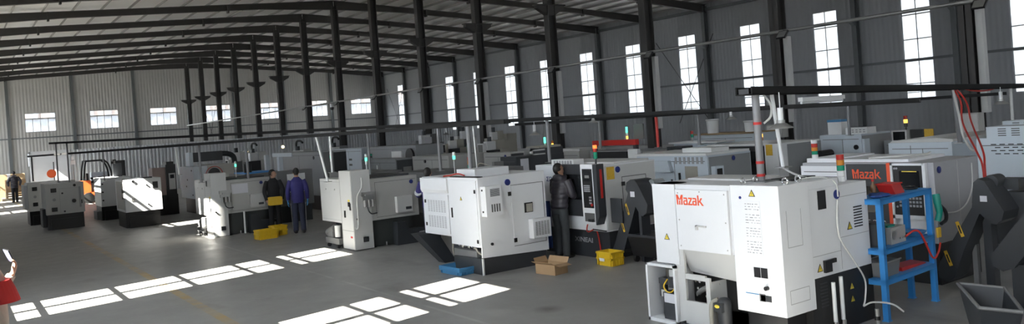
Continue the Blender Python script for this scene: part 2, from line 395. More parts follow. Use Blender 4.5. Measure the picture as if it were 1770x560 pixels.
# steel frames
FY = [10.45 + 5.9*k for k in range(-4, 15)]
def h_col(mb, x, y, z0, z1, w, d, tf=0.03):
    """H section, flanges across X"""
    mb.box(x-d/2, y-w/2, z0, x-d/2+tf, y+w/2, z1); mb.box(x+d/2-tf, y-w/2, z0, x+d/2, y+w/2, z1); mb.box(x-d/2, y-0.015, z0, x+d/2, y+0.015, z1)
for i, y in enumerate(FY):
    k = len(FY)-1-i; mb = MB()
    h_col(mb, XM, y, 0.03, roof_z(XM)-0.55, 0.34, 0.42); mb.box(XM-0.32, y-0.28, 0, XM+0.32, y+0.28, 0.03)
    zb = 7.55
    mb.prism('y', [(XM-0.75, zb), (XM+0.75, zb), (XM+0.75, zb-0.12), (XM+0.22, zb-0.42), (XM-0.22, zb-0.42), (XM-0.75, zb-0.12)], y-0.12, y+0.12)
    mb.box(XM-0.8, y-0.17, zb, XM+0.8, y+0.17, zb+0.05)
    struct(mb.build('column', COLM), 'dark steel column of the middle row, %s from the far gable' % nth(k), 'column')
    for sx, xx, nm in ((-1, X0+0.25, 'aisle side'), (1, X1-0.27, 'long window wall')):
        mb = MB(); h_col(mb, xx, y, 0, ZE-0.3, 0.3, 0.36)
        mb.prism('y', [(xx-0.18*sx, 7.3), (xx-0.6*sx, 7.3), (xx-0.6*sx, 7.18), (xx-0.18*sx, 6.9)], y-0.12, y+0.12)
        struct(mb.build('column', WCOL), 'grey steel wall column at the %s, %s from the far gable' % (nm, nth(k)), 'column')
    for sx, nm in ((-1, 'aisle side'), (1, 'window side')):
        mb = MB(); xe = X0+0.1 if sx < 0 else X1-0.1
        xm = XM + sx*11.0
        def zt(x): return roof_z(x) - 0.165
        prof = [(XM+sx*0.02, 0.62), (XM+sx*5, 0.38), (xm+sx*5, 0.38), (xe, 0.62)]
        top = [(x, zt(x)) for x, d in prof]; bot = [(x, zt(x)-d) for x, d in prof]
        mb.prism('y', top + bot[::-1], y-0.02, y+0.02)
        mb.prism('y', top + [(x, z-0.03) for x, z in top[::-1]], y-0.13, y+0.13)
        mb.prism('y', bot + [(x, z+0.03) for x, z in bot[::-1]], y-0.13, y+0.13)
        for t in (0.3, 0.72):
            xs = XM + (xe-XM)*t; mb.box(xs-0.05, y-0.16, zt(xs)-0.52, xs+0.05, y+0.16, zt(xs))
        struct(mb.build('roof_beam', COLM), 'dark tapered roof beam on the %s, %s from the far gable' % (nm, nth(k)), 'beam')
px = []
x = X0 + 0.5
while x < X1 - 0.3:
    if abs(x-XM) > 0.2: px.append(x)
    x += 1.5
PURL = mat('purlin_steel', (0.30, 0.29, 0.28), 0.5)
for i, x in enumerate(px):
    z = roof_z(x)
    mb = MB(); mb.box(x-0.012, Y0+0.05, z-0.16, x+0.012, Y1-0.05, z-0.012); mb.box(x-0.05, Y0+0.05, z-0.165, x+0.012, Y1-0.05, z-0.148)
    struct(mb.build('ceiling_beam', PURL), 'thin roof purlin running the length of the hall, %s from the aisle side' % nth(i), 'purlin')
for i, x in enumerate([5.3, 11.1, 17.0, 27.6, 33.5, 39.5]):
    mb = MB(); mb.box(x-0.14, Y1-0.32, 0, x+0.14, Y1-0.02, roof_z(x)-0.26)
    struct(mb.build('column', WCOL), 'grey column against the far gable wall, %s from the aisle side' % nth(i), 'column')
for nm, bx, lab in (('trim_1', (X1-0.10, Y0+0.1, 4.42, X1-0.01, Y1-0.1, 4.56), 'long horizontal rail across the tall windows'),
                    ('trim_2', (X0+0.1, Y1-0.10, 4.42, X1-0.11, Y1-0.01, 4.54), 'horizontal rail under the gable windows'),
                    ('trim_3', (X0+0.01, Y0+0.1, 6.60, X0+0.10, Y1-0.11, 6.80), 'horizontal rail across the aisle windows'),
                    ('trim_4', (X1-0.16, Y0+0.1, ZE-0.62, X1-0.01, Y1-0.1, ZE-0.42), 'eave rail above the tall windows')):
    struct(B(None, nm, WCOL, bx), lab, 'trim')
# tension-rod bracing
def rods(name, lab, segs, r=0.025):
    mb = MB()
    for a, b_ in segs: mb.cyl(a, b_, r, n=6)
    return struct(mb.build(name, COLM), lab, 'bracing')
rods('wall_brace_beam', 'crossed tension rods in front of a tall window on the long wall', [((X1-0.3, 44.9, 7.9), (X1-0.3, 40.0, 1.6)), ((X1-0.3, 39.2, 7.9), (X1-0.3, 43.0, 1.6))])
rods('wall_brace_beam', 'crossed tension rods between the farthest wall columns', [((X1-0.3, 91.8, 7.9), (X1-0.3, 87.3, 0.6)), ((X1-0.3, 87.3, 7.9), (X1-0.3, 91.8, 0.6))])
rods('wall_brace_beam', 'two crossed rods in front of a gable window', [((24.1, Y1-0.35, 7.0), (24.9, Y1-0.35, 3.6)), ((25.5, Y1-0.35, 7.0), (24.7, Y1-0.35, 3.6))])
rods('roof_brace_beam', 'crossed tension rods under the roof near the aisle', [((0, 39.9, roof_z(0)-0.5), (10, 45.8, roof_z(10)-0.5)), ((10, 39.9, roof_z(10)-0.5), (0, 45.8, roof_z(0)-0.5))])

# partition sheet in the far part of the hall
PART = mat('white_partition_sheet', (0.60, 0.61, 0.63), 0.45, var=0.05)
mb = MB(); n = 126; xa, xb, yp = 5.75, 31.0, 52.0
pts = []
for k in range(n):
    x = xa + (xb-xa)*k/n; w = (xb-xa)/n
    pts += [(x, yp), (x+w*0.28, yp), (x+w*0.42, yp+0.09), (x+w*0.86, yp+0.09)]
pts.append((xb, yp)); mb.prism('z', pts + [(xb, yp+0.14), (xa, yp+0.14)], 0, 2.78)
struct(mb.build('wall_partition', PART), 'white ribbed sheet partition in front of the gable', 'wall')
struct(B(None, 'wall_partition_end', PART, (3.75, 51.95, 0.02, 5.72, 52.06, 2.75), (3.75, 51.9, 0.02, 3.83, 52.1, 2.8), (5.64, 51.9, 0.02, 5.72, 52.1, 2.8), (3.75, 51.9, 2.72, 5.72, 52.1, 2.82)), 'flat white partition panel at the aisle end', 'wall')

# ground and a neighbouring building beyond the gable
GND = mat('yard_ground', (0.30, 0.29, 0.27), 0.9, scale=0.3)
struct(B(None, 'ground', GND, (-120, -120, -0.5, 170, 220, -0.21)), 'pale yard around the hall', 'ground')
NB1 = mat('neighbour_wall', (0.085, 0.092, 0.105), 0.7); NB2 = mat('neighbour_band', (0.105, 0.086, 0.078), 0.7)
mb = MB(); mb.box(-15, 118, -0.2, 70, 124, 7.3); mb.mi = 1; mb.box(-15, 117.9, 7.3, 70, 124, 9.6); mb.mi = 0
for k in range(40): mb.box(-14+2.1*k, 117.8, 7.3, -13.3+2.1*k, 117.9, 9.6)
struct(mb.build('exterior_building_wall', [NB1, NB2]), 'pale neighbouring building seen through the gable windows', 'building')

# ------------------------------------------------------------------ light
w = bpy.data.worlds.new('World'); SC.world = w; w.use_nodes = True
nt = w.node_tree; bg = nt.nodes['Background']; bg.inputs[0].default_value = (0.90, 0.94, 1.0, 1)
# hazy sky: bright around the sun, dimmer on the far side
tc = nt.nodes.new('ShaderNodeTexCoord'); dp = nt.nodes.new('ShaderNodeVectorMath'); dp.operation = 'DOT_PRODUCT'
dp.inputs[1].default_value = Vector((-1.0, -0.4, 0.35)).normalized(); nt.links.new(tc.outputs['Generated'], dp.inputs[0])
mr = nt.nodes.new('ShaderNodeMapRange'); mr.interpolation_type = 'SMOOTHSTEP'
for i, v in ((1, -0.75), (2, 0.9), (3, SKY_LO), (4, SKY_HI)): mr.inputs[i].default_value = v
nt.links.new(dp.outputs['Value'], mr.inputs[0]); nt.links.new(mr.outputs[0], bg.inputs[1])
sl = bpy.data.lights.new('sun', 'SUN'); sl.energy = SUN_STR; sl.angle = 0.005; sl.color = (1.0, 0.93, 0.82)
so = bpy.data.objects.new('sun', sl); COL.objects.link(so)
so.rotation_euler = Vector((1.0, 0.2, -0.948)).to_track_quat('-Z', 'Y').to_euler(); so.location = (-20, 0, 30)
def portal(loc, sx, sy, direction):
    l = bpy.data.lights.new('portal', 'AREA'); l.shape = 'RECTANGLE'; l.size = sx; l.size_y = sy; l.cycles.is_portal = True
    o = bpy.data.objects.new('portal', l); COL.objects.link(o); o.location = loc
    o.rotation_euler = Vector(direction).to_track_quat('-Z', 'Z').to_euler()
zc, zh = (WZ[0]+WZ[1])/2, WZ[1]-WZ[0]
for c in RW: portal((X1+0.2, c, zc), 1.7, zh, (-1, 0, 0))
for c in LW: portal((X0-0.2, c, sum(LZ(c))/2), 1.65, LZ(c)[1]-LZ(c)[0], (1, 0, 0))
for c in GWX: portal((c, Y1+0.2, 6.02), 2.7, 1.9, (0, -1, 0))
for k in range(6):
    portal((GWX[k], Y0-0.2, 6.02), 2.7, 1.9, (0, 1, 0))

# ------------------------------------------------------------------ camera
cam = bpy.data.cameras.new('camera'); co = bpy.data.objects.new('camera', cam); COL.objects.link(co); SC.camera = co
yaw, roll = math.radians(35), math.radians(4.1)
F = Vector((math.sin(yaw), math.cos(yaw), 0)); R = Vector((math.cos(yaw), -math.sin(yaw), 0)); U = Vector((0, 0, 1))
r_ = R*math.cos(roll) - U*math.sin(roll); u_ = R*math.sin(roll) + U*math.cos(roll)
co.matrix_world = Matrix(((r_.x, u_.x, -F.x, 0), (r_.y, u_.y, -F.y, 0), (r_.z, u_.z, -F.z, 2.5), (0, 0, 0, 1)))
cam.sensor_fit = 'HORIZONTAL'; cam.sensor_width = 36; cam.lens = 1400 / 1770 * 36; cam.shift_y = -67 / 1770; cam.clip_end = 600; cam.clip_start = 0.05
vs = SC.view_settings; SC.display_settings.display_device = 'sRGB'
vs.view_transform = 'Standard'; vs.look = 'None'; vs.exposure = EXPO; vs.gamma = 1; vs.use_curve_mapping = False
SC.cycles.max_bounces = 10; SC.cycles.diffuse_bounces = 6; SC.cycles.sample_clamp_indirect = 6
# ------------------------------------------------------------------ machine details
def tower(parent, x, y, z, lens, r=0.035, h=0.075, pole=0.12, poleM=None):
    """signal tower: pole with stacked lenses (bottom to top)"""
    t = MB().cyl((x, y, z), (x, y, z+pole), r*0.45, n=8).build('signal_tower', poleM or STEEL, parent)
    zz = z + pole
    for m in lens:
        MB().cyl((x, y, zz), (x, y, zz+h*0.94), r, n=12).build('lens', m, t); zz += h
    return t
def warn(parent, face, u, z, s, at):
    """triangular warning label: face 'F' (plane x=at, u along y) or 'S' (plane y=at, u along x)"""
    mb = MB(); ax = 'x' if face == 'F' else 'y'
    h = s*0.87
    mb.mi = 1; mb.prism(ax, [(u-s/2, z), (u+s/2, z), (u, z+h)], at-0.003, at+0.001)
    mb.mi = 0; k = 0.72; mb.prism(ax, [(u-s/2*k, z+h*0.09), (u+s/2*k, z+h*0.09), (u, z+h*0.09+h*k)], at-0.0045, at-0.003)
    mb.mi = 1; w = s*0.07; mb.prism(ax, [(u-w*0.3, z+h*0.22), (u+w*0.5, z+h*0.42), (u+w*0.2, z+h*0.42), (u+w*0.7, z+h*0.62), (u-w*0.9, z+h*0.38), (u-w*0.1, z+h*0.38)], at-0.006, at-0.0045)
    return mb.build('warning_label', [YLAB, BLACK], parent)
def slots(face, rows, at, d=0.004):
    """vent slots as dark slits: rows of (u0, z0, u1, z1)"""
    mb = MB()
    for u0, z0, u1, z1 in rows:
        if face == 'F': mb.box(at-d, u0, z0, at+0.001, u1, z1)
        else: mb.box(u0, at-d, z0, u1, at+0.001, z1)
    return mb
def badge(parent, face, u, z, r, at):
    mb = MB(); mb.smooth = False
    if face == 'F': mb.cyl((at-0.012, u, z), (at+0.002, u, z), r, n=20)
    else: mb.cyl((u, at-0.012, z), (u, at+0.002, z), r, n=20)
    return mb.build('badge', NAVY, parent, label='round dark blue badge')
def latch(parent, face, pts, at, w=0.022, h=0.06, m=None):
    for u, z in pts:
        if face == 'F': B(parent, 'latch', m or BLACK, (at-0.012, u-w, z-h/2, at+0.002, u+w, z+h/2), bevel=0.004)
        else: B(parent, 'latch', m or BLACK, (u-w, at-0.012, z-h/2, u+w, at+0.002, z+h/2), bevel=0.004)
def seam(face, segs, at, w=0.006):
    """panel joints as thin raised/dark strips"""
    mb = MB()
    for u0, z0, u1, z1 in segs:
        a, b, c, d = min(u0, u1)-w/2, min(z0, z1)-w/2, max(u0, u1)+w/2, max(z0, z1)+w/2
        if face == 'F': mb.box(at-0.002, a, b, at+0.001, c, d)
        else: mb.box(a, at-0.002, b, c, at+0.001, d)
    return mb
def caster(parent, x, y, r=0.05):
    MB().cyl((x, y-0.02, r), (x, y+0.02, r), r, n=14).build('caster', RUBBER, parent)
SEAMW = mat('panel_joint', (0.33, 0.33, 0.34), 0.6)
SEAMD = mat('panel_joint_dark', (0.10, 0.10, 0.10), 0.6)

def conveyor(parent, x0, x1, prof, head, labels, name='chip_conveyor'):
    """rising chip conveyor: side profile in (y, z), with head casing"""
    c = PR(parent, name, CHAR, 'x', prof, x0, x1, bevel=0.012)
    PR(c, 'head_casing', CHAR, 'x', head, x0-0.03, x1+0.03, bevel=0.02)
    for y, z in labels:
        mb = MB(); mb.mi = 0
        mb.prism('x', [(y-0.05, z-0.085), (y-0.01, z-0.1), (y+0.055, z+0.085), (y+0.015, z+0.1)], x0-0.004, x0+0.001); mb.mi = 1
        mb.prism('x', [(y-0.022, z-0.05), (y-0.004, z-0.055), (y+0.027, z+0.045), (y+0.009, z+0.05)], x0-0.006, x0-0.004)
        mb.build('warning_sticker', [OLAB, BLACK], c)
    return c

# ------------------------------------------------------------------ the big white lathe in front (back and right side towards the viewer)
m = thing('cnc_lathe', 'nearest white lathe with an orange wordmark, seen from behind', 'machine', (6.9, 5.23, 0))
cab = B(m, 'electrical_cabinet', WHITE, (0, 0, 0.32, 0.50, 0.62, 1.665), bevel=0.012)
B(m, 'body', WHITE, (0.50, 0.01, 0.63, 1.58, 1.80, 1.57), (0.50, 0.02, 1.57, 1.06, 1.80, 1.655), (0.02, 0.64, 0.89, 0.52, 1.80, 1.655), bevel=0.01)
B(m, 'corner_strip', WHITE, (0.0, 1.44, 0.72, 0.3, 1.80, 1.655), bevel=0.008)
# removable back panel, hopper below it
bp = B(m, 'back_panel', WHITE, (-0.012, 0.66, 0.905, 0.02, 1.42, 1.60), bevel=0.006)
B(bp, 'panel_handle', GREYL, (-0.035, 0.98, 1.185, -0.012, 1.13, 1.20), (-0.035, 1.10, 1.15, -0.012, 1.13, 1.20))
mb = MB()
for y, z in ((0.70, 0.95), (0.70, 1.25), (0.70, 1.56), (1.38, 0.95), (1.38, 1.25), (1.38, 1.56), (1.05, 1.58)): mb.cyl((-0.016, y, z), (-0.012, y, z), 0.008, n=8)
mb.build('screw', STEEL, bp)
wordmark(bp, ORANGE, 0.41, 0.115, (-0.012, 1.405, 1.425), 'orange lettering Mazak')
mb = MB(); mb.hexa([(0.16, 0.64, 0.57), (0.45, 0.64, 0.57), (0.45, 1.42, 0.62), (0.16, 1.42, 0.62)], [(0.015, 0.64, 0.90), (0.45, 0.64, 0.90), (0.45, 1.42, 0.90), (0.015, 1.42, 0.90)])
mb.build('hopper', GREYL, m)
mb = MB()
for b_ in ((0.015, 1.38, 0.04, 0.05, 1.52, 0.90), (0.015, 1.02, 0.04, 0.05, 1.38, 0.31), (0.02, 1.02, 0.31, 0.05, 1.08, 0.60), (0.02, 1.08, 0.56, 0.05, 1.38, 0.62), (0.05, 1.02, 0.04, 0.3, 1.05, 0.55)): mb.box(*b_)
mb.build('lower_panel', GREYL, m)
B(m, 'recess', BLACK, (0.30, 0.64, 0.04, 0.5, 1.42, 0.56))
fl_ = T(m, 'hydraulic_hose', TANK, curve([(0.2, 1.36, 0.36), (0.12, 1.26, 0.41), (0.10, 1.14, 0.47), (0.2, 1.04, 0.52)]), 0.03, 10)
for y, z in ((1.33, 0.52), (1.30, 0.44), (1.27, 0.52), (1.32, 0.36), (1.18, 0.36)): MB().cyl((0.13, y, z), (0.22, y, z), 0.016, n=8).build('pipe_fitting', CHROME, m)
# open lubrication cabinet at the far end
lc = MB()
for b_ in ((-0.03, 1.50, 0.0, 0.28, 1.53, 0.70), (-0.03, 1.95, 0.0, 0.28, 1.98, 0.70), (-0.03, 1.50, 0.67, 0.28, 1.98, 0.70), (-0.03, 1.50, 0.0, 0.28, 1.98, 0.04)): lc.box(*b_)
lc = lc.build('lubrication_cabinet', WHITE, m, bevel=0.004)
B(lc, 'lubricator', CHAR, (0.02, 1.55, 0.04, 0.2, 1.76, 0.36), bevel=0.01, label='black lubricator block with a pale label')
B(lc, 'lubricator_label', PAPER, (0.015, 1.56, 0.24, 0.02, 1.74, 0.35))
mb = MB(); mb.box(0.03, 1.55, 0.45, 0.14, 1.83, 0.52); mb.cyl((0.08, 1.8, 0.30), (0.08, 1.8, 0.47), 0.05); mb.cyl((0.08, 1.64, 0.42), (0.08, 1.64, 0.55), 0.06); mb.build('air_regulator', CHAR, lc)
mb = MB(); mb.cyl((0.08, 1.65, 0.55), (0.08, 1.65, 0.63), 0.035); mb.cyl((0.06, 1.78, 0.3), (0.06, 1.78, 0.38), 0.035); mb.build('filter_bowl', GREYL, lc)
T(lc, 'yellow_hose', YEL, curve([(0.03, 1.68, 0.52), (0.0, 1.72, 0.44), (0.0, 1.68, 0.38), (0.0, 1.60, 0.38), (0.03, 1.56, 0.44)]), 0.008)
warn(m, 'F', 1.61, 1.00, 0.085, 0.0)
# rear cabinet face
warn(cab, 'F', 0.335, 1.55, 0.085, 0.0)
mb = MB(); mb.cyl((-0.006, 0.49, 1.535), (0.002, 0.49, 1.535), 0.015); mb.build('keyhole', NAVY, cab)
mb = MB(); mb.box(-0.003, 0.24, 0.93, 0.001, 0.445, 1.50); mb.build('instruction_sheet', WHITE, cab)
mb = MB()
random.seed(3)
for r in range(19):
    z = 1.475 - r*0.0285
    if r in (3, 8, 13): continue
    u = 0.435
    while u > 0.255:
        wd = random.uniform(0.012, 0.04); mb.box(-0.0042, max(0.25, u-wd), z-0.009*random.uniform(.4, 1), -0.003, u, z); u -= wd + random.uniform(0.006, 0.03)
mb.build('sheet_print', INK, cab)['kind'] = 'stuff'
for u in (0.335, 0.245):
    B(cab, 'socket_plate', BLACK, (-0.006, u-0.042, 0.70, 0.002, u+0.038, 0.805), bevel=0.004)
mb = MB(); mb.cyl((-0.04, 0.215, 0.60), (0, 0.215, 0.60), 0.022); mb.build('knob', BLACK, cab)
B(cab, 'rating_plate', CHAR, (-0.004, 0.175, 0.455, 0.001, 0.31, 0.52)); B(cab, 'rating_plate', TANK, (-0.004, 0.25, 0.45, 0.001, 0.325, 0.53))
B(cab, 'blue_stripe_label', BLUEB, (-0.003, 0.33, 0.515, 0.001, 0.50, 0.524))
# right side of the cabinet and body
S_ = seam('S', [(0.10, 1.02, 0.10, 1.40), (0.10, 1.02, 0.34, 1.02), (0.34, 1.02, 0.34, 1.40), (0.08, 0.44, 0.40, 0.44), (0.08, 0.58, 0.40, 0.58), (0.08, 0.44, 0.08, 0.58), (0.40, 0.44, 0.40, 0.58)], 0.0, 0.005); S_.build('side_seam', SEAMW, cab)
S_ = seam('S', [(0.51, 0.65, 0.51, 1.62), (1.02, 0.66, 1.02, 1.57), (0.51, 0.86, 1.02, 0.86), (1.02, 1.44, 1.57, 1.44), (1.02, 1.00, 1.57, 1.00)], 0.01, 0.005); S_.build('side_seam', SEAMW, m)
B(m, 'window_hatch', BLACK, (0.66, 0.004, 1.345, 0.80, 0.012, 1.545))
badge(m, 'S', 1.0, 1.475, 0.05, 0.01)
slots('S', [(1.30, 1.075+0.031*k, 1.46, 1.075+0.031*k+0.014) for k in range(8)], 0.01).build('vent_slot', BLACK, m)
warn(m, 'S', 1.21, 1.065, 0.10, 0.01); warn(m, 'S', 0.62, 0.69, 0.10, 0.01)
B(m, 'main_switch', BLACK, (0.68, -0.02, 0.67, 0.80, 0.012, 0.80), (0.78, -0.01, 0.755, 0.90, 0.012, 0.80))
# dark base
bs = B(m, 'base', BLACK, (0.16, 0.12, 0.0, 0.50, 0.62, 0.32), (0.48, 0.03, 0.0, 1.62, 1.80, 0.64), (0.3, 0.62, 0.0, 0.5, 1.8, 0.2), bevel=0.01)
slots('S', [(0.62, 0.30+0.035*k, 0.76, 0.30+0.035*k+0.012) for k in range(8)], 0.03).build('vent_slot', CHAR, bs)
warn(bs, 'S', 1.20, 0.40, 0.10, 0.03); warn(bs, 'S', 1.20, 0.26, 0.10, 0.03)
for x_, zt in ((0.76, 0.56), (0.90, 0.60)):
    p_ = MB().cyl((x_, -0.04, 0.02), (x_, -0.04, zt), 0.022).build('drain_pipe', LWHT, m)
    MB().cyl((x_, -0.04, 0.05), (x_, -0.04, 0.14), 0.03).build('pipe_collar', CHROME, p_)
# coolant pan, pump
pan = MB()
for b_ in ((-0.08, 0.60, 0.0, 0.32, 1.42, 0.012), (-0.08, 0.60, 0.0, -0.07, 1.42, 0.07), (-0.08, 0.60, 0, 0.32, 0.61, 0.07), (-0.08, 1.41, 0, 0.32, 1.42, 0.07)): pan.box(*b_)
pan = pan.build('coolant_tank', CHAR, m)
pm = MB(); pm.lathe([(0.0, 0.0), (0.10, 0.0), (0.10, 0.03), (0.075, 0.05), (0.08, 0.32), (0.075, 0.36), (0.05, 0.39), (0, 0.40)], (0.02, 0.83, 0.02), 20)
pm = pm.build('coolant_pump', CHAR, m)
B(pm, 'terminal_box', CHAR, (-0.09, 0.78, 0.27, -0.03, 0.89, 0.37), bevel=0.012)
MB().ball((-0.09, 0.84, 0.335), 0.012, 0.035, 0.02).build('yellow_cap', YLAB, pm)
T(pm, 'pump_hose', BEIGE, curve([(-0.02, 0.99, 0.05), (-0.02, 0.99, 0.22), (-0.01, 0.975, 0.34), (0.02, 0.91, 0.385)]), 0.025, 10)
T(m, 'floor_hose', CLEARH, curve([(-0.06, 1.12, 0.03), (-0.09, 1.0, 0.04), (-0.09, 0.9, 0.035)]), 0.022)
# top: eyebolts, plates, tower
for x_, y_ in ((0.08, 0.50), (0.33, 0.54), (0.16, 0.03), (0.42, 0.06)):
    mb = MB(); mb.torus((x_, y_, 1.70), 0.032, 0.010, 'y' if y_ > 0.3 else 'x'); mb.cyl((x_, y_, 1.65), (x_, y_, 1.675), 0.018); mb.build('eyebolt', CHROME, m)
B(m, 'top_cover', GREYL, (0.52, 0.7, 1.655, 1.0, 1.7, 1.675), bevel=0.004)
B(m, 'top_gasket', BLACK, (0.55, 0.25, 1.655, 1.0, 0.5, 1.68))
tower(m, 1.38, 0.18, 1.57, [LWHT, LWHT, LGRN, LAMB, LRED], r=0.042, h=0.062, pole=0.005)
T(m, 'drain_tube', CLEARH, curve([(0.98, -0.015, 1.42), (0.94, -0.02, 1.2), (0.96, -0.03, 1.0), (1.15, -0.04, 0.75), (1.33, -0.05, 0.5), (1.30, -0.06, 0.30), (1.24, -0.07, 0.22)]), 0.009)
T(m, 'top_cable', CLEARH, curve([(0.46, 0.12, 1.67), (0.7, 0.2, 1.672), (0.9, 0.1, 1.672), (0.99, 0.0, 1.60), (1.0, -0.012, 1.45)]), 0.008)
tb = T(m, 'floor_tube', CLEARH, curve([(1.24, -0.07, 0.22), (1.35, -0.12, 0.25), (1.5, -0.25, 0.22), (1.55, -0.35, 0.14)]), 0.010)

# ------------------------------------------------------------------ white machine by the second sun patch
m = thing('cnc_lathe', 'white lathe on a dark tapered base with a blue crate under it', 'machine', (7.21, 11.42, 0))
mb = MB(); mb.prism('y', [(0, 0.29), (1.39, 0.235), (1.39, 1.63), (0, 1.63)], 0.0, 0.03); mb.box(0.0, 0.03, 0.46, 1.39, 0.98, 1.63); mb.box(0.02, 0.98, 0.58, 1.39, 1.96, 1.62)
mb.build('body', WHITE, m, bevel=0.008)
mb = MB(); mb.prism('x', [(0.02, 0.0), (0.96, 0.0), (0.96, 0.25), (0.02, 0.27)], 0.01, 1.34); mb.box(0.55, 0.9, 0.0, 1.34, 1.9, 0.56); mb.build('base', CHAR, m)
mb = MB(); mb.prism('y', [(-0.03, 1.61), (0.05, 1.61), (0.05, 1.34), (0.0, 1.34), (-0.03, 1.40)], 0.99, 1.95); mb.build('back_hood', WHITE, m, bevel=0.004)
dr = B(m, 'rear_door', WHITE, (-0.012, 0.05, 0.50, 0.01, 0.94, 1.58), bevel=0.005)
latch(dr, 'F', [(0.09, 1.40), (0.09, 0.56)], -0.012); B(dr, 'handle', BLACK, (-0.03, 0.855, 0.93, -0.012, 0.88, 1.10), bevel=0.004)
warn(dr, 'F', 0.55, 1.24, 0.075, -0.012)
vp = B(m, 'vent_panel', WHITE, (0.0, 1.02, 0.62, 0.03, 1.92, 1.31), bevel=0.005)
latch(vp, 'F', [(1.84, 1.18), (1.84, 0.76)], 0.0)
mb = MB()
for r in range(2):
    for c in range(7):
        u = 1.12 + c*0.095
        for k in range(9):
            z = 0.72 + r*0.28 + k*0.024; mb.box(-0.004, u, z, 0.002, u+0.06, z+0.010)
mb.build('vent_slot', SEAMW, vp)
# side towards the viewer
hp = B(m, 'side_hatch', WHITE, (0.66, -0.008, 0.42, 1.33, 0.01, 1.43), bevel=0.004)
seam('S', [(0.66, 0.40, 1.34, 0.40), (0.66, 1.44, 1.34, 1.44), (1.345, 0.40, 1.345, 1.44)], -0.003, 0.008).build('side_seam', SEAMD, m)
latch(hp, 'S', [(0.62, 1.30), (0.68, 0.50)], -0.01, 0.03, 0.07)
badge(m, 'S', 0.60, 1.50, 0.055, 0.0)
wv = MB(); wv.box(0.88, -0.012, 0.92, 1.12, -0.006, 1.13); wv.mi = 1; wv.box(0.91, -0.016, 0.94, 1.09, -0.011, 1.11); wv.mi = 2; wv.box(0.95, -0.018, 0.95, 1.08, -0.015, 1.09); wv.build('viewing_window', [WHITE, BLACK, BEIGE], m)
ac = B(m, 'cooling_unit', WHITE, (0.04, -0.16, 0.98, 0.36, 0.0, 1.48), bevel=0.012)
slots('S', [(0.13, 1.31+0.013*k, 0.32, 1.317+0.013*k) for k in range(10)], -0.16).build('vent_slot', SEAMD, ac)
slots('S', [(0.14+0.05*c, 1.05, 0.165+0.05*c, 1.18) for c in range(4)], -0.16).build('vent_slot', SEAMD, ac)
latch(ac, 'F', [(-0.06, 1.42), (-0.06, 1.06)], 0.04, 0.012, 0.03)
fb = B(m, 'fan_cover', WHITE, (0.98, -0.14, 0.49, 1.36, 0.0, 0.82), bevel=0.012)
mb = MB()
for c in range(5):
    for k in range(11): mb.box(1.03+c*0.062, -0.144, 0.54+k*0.022, 1.075+c*0.062, -0.139, 0.55+k*0.022)
mb.build('vent_slot', SEAMD, fb)
MB().cyl((0.20, -0.02, 0.50), (0.20, 0, 0.50), 0.025).build('cable_gland', BLACK, m)
B(m, 'roof_box', WHITE, (0.12, 0.25, 1.63, 0.82, 0.85, 1.76), bevel=0.008)
B(m, 'roof_strip', BLACK, (0.0, 0.02, 1.63, 0.12, 0.9, 1.645))
tower(m, 0.55, 1.1, 1.62, [LWHT, LGRN, LAMB, LRED], r=0.035, h=0.07, pole=0.05)
tower(m, 0.62, 1.75, 1.62, [ONGRN, LWHT], r=0.028, h=0.07, pole=0.28)
T(m, 'red_hose', REDHOSE, curve([(0.06, 0.5, 1.66), (0.05, 0.7, 1.69), (0.06, 0.95, 1.66), (0.05, 1.2, 1.64)]), 0.012)
# hydraulic tank under the overhang
tk = B(m, 'hydraulic_tank', TANK, (0.06, 0.28, 0.10, 0.52, 1.02, 0.37), bevel=0.008)
mb = MB()
for y in (0.5, 0.72, 0.92): mb.cyl((0.2, y, 0.37), (0.2, y, 0.45), 0.045); mb.torus((0.12, y, 0.44), 0.035, 0.008, 'x')
mb.build('valve', CHROME, tk)
mb = MB(); mb.cyl((0.3, 0.35, 0.37), (0.3, 0.35, 0.45), 0.05); mb.box(0.18, 0.6, 0.37, 0.34, 0.98, 0.42); mb.build('valve_block', BLACK, tk)
T(tk, 'hose', BEIGE, curve([(0.14, 1.1, 0.12), (0.10, 1.13, 0.3), (0.12, 1.12, 0.48), (0.2, 1.1, 0.56)]), 0.014)
T(tk, 'hose', BEIGE, curve([(0.12, 0.45, 0.40), (0.06, 0.3, 0.42), (0.04, 0.18, 0.36), (0.05, 0.08, 0.33)]), 0.014)
B(m, 'corner_plate', LWHT, (-0.01, 0.0, 0.0, 0.02, 0.02, 0.28))
mb = MB(); mb.hexa([(0.25, 1.72, 0), (0.5, 1.72, 0), (0.5, 1.95, 0), (0.25, 1.95, 0)], [(-0.1, 2.0, 0.55), (0.3, 2.0, 0.55), (0.3, 2.35, 0.55), (-0.1, 2.35, 0.55)]); mb.build('chip_chute', CHAR, m)

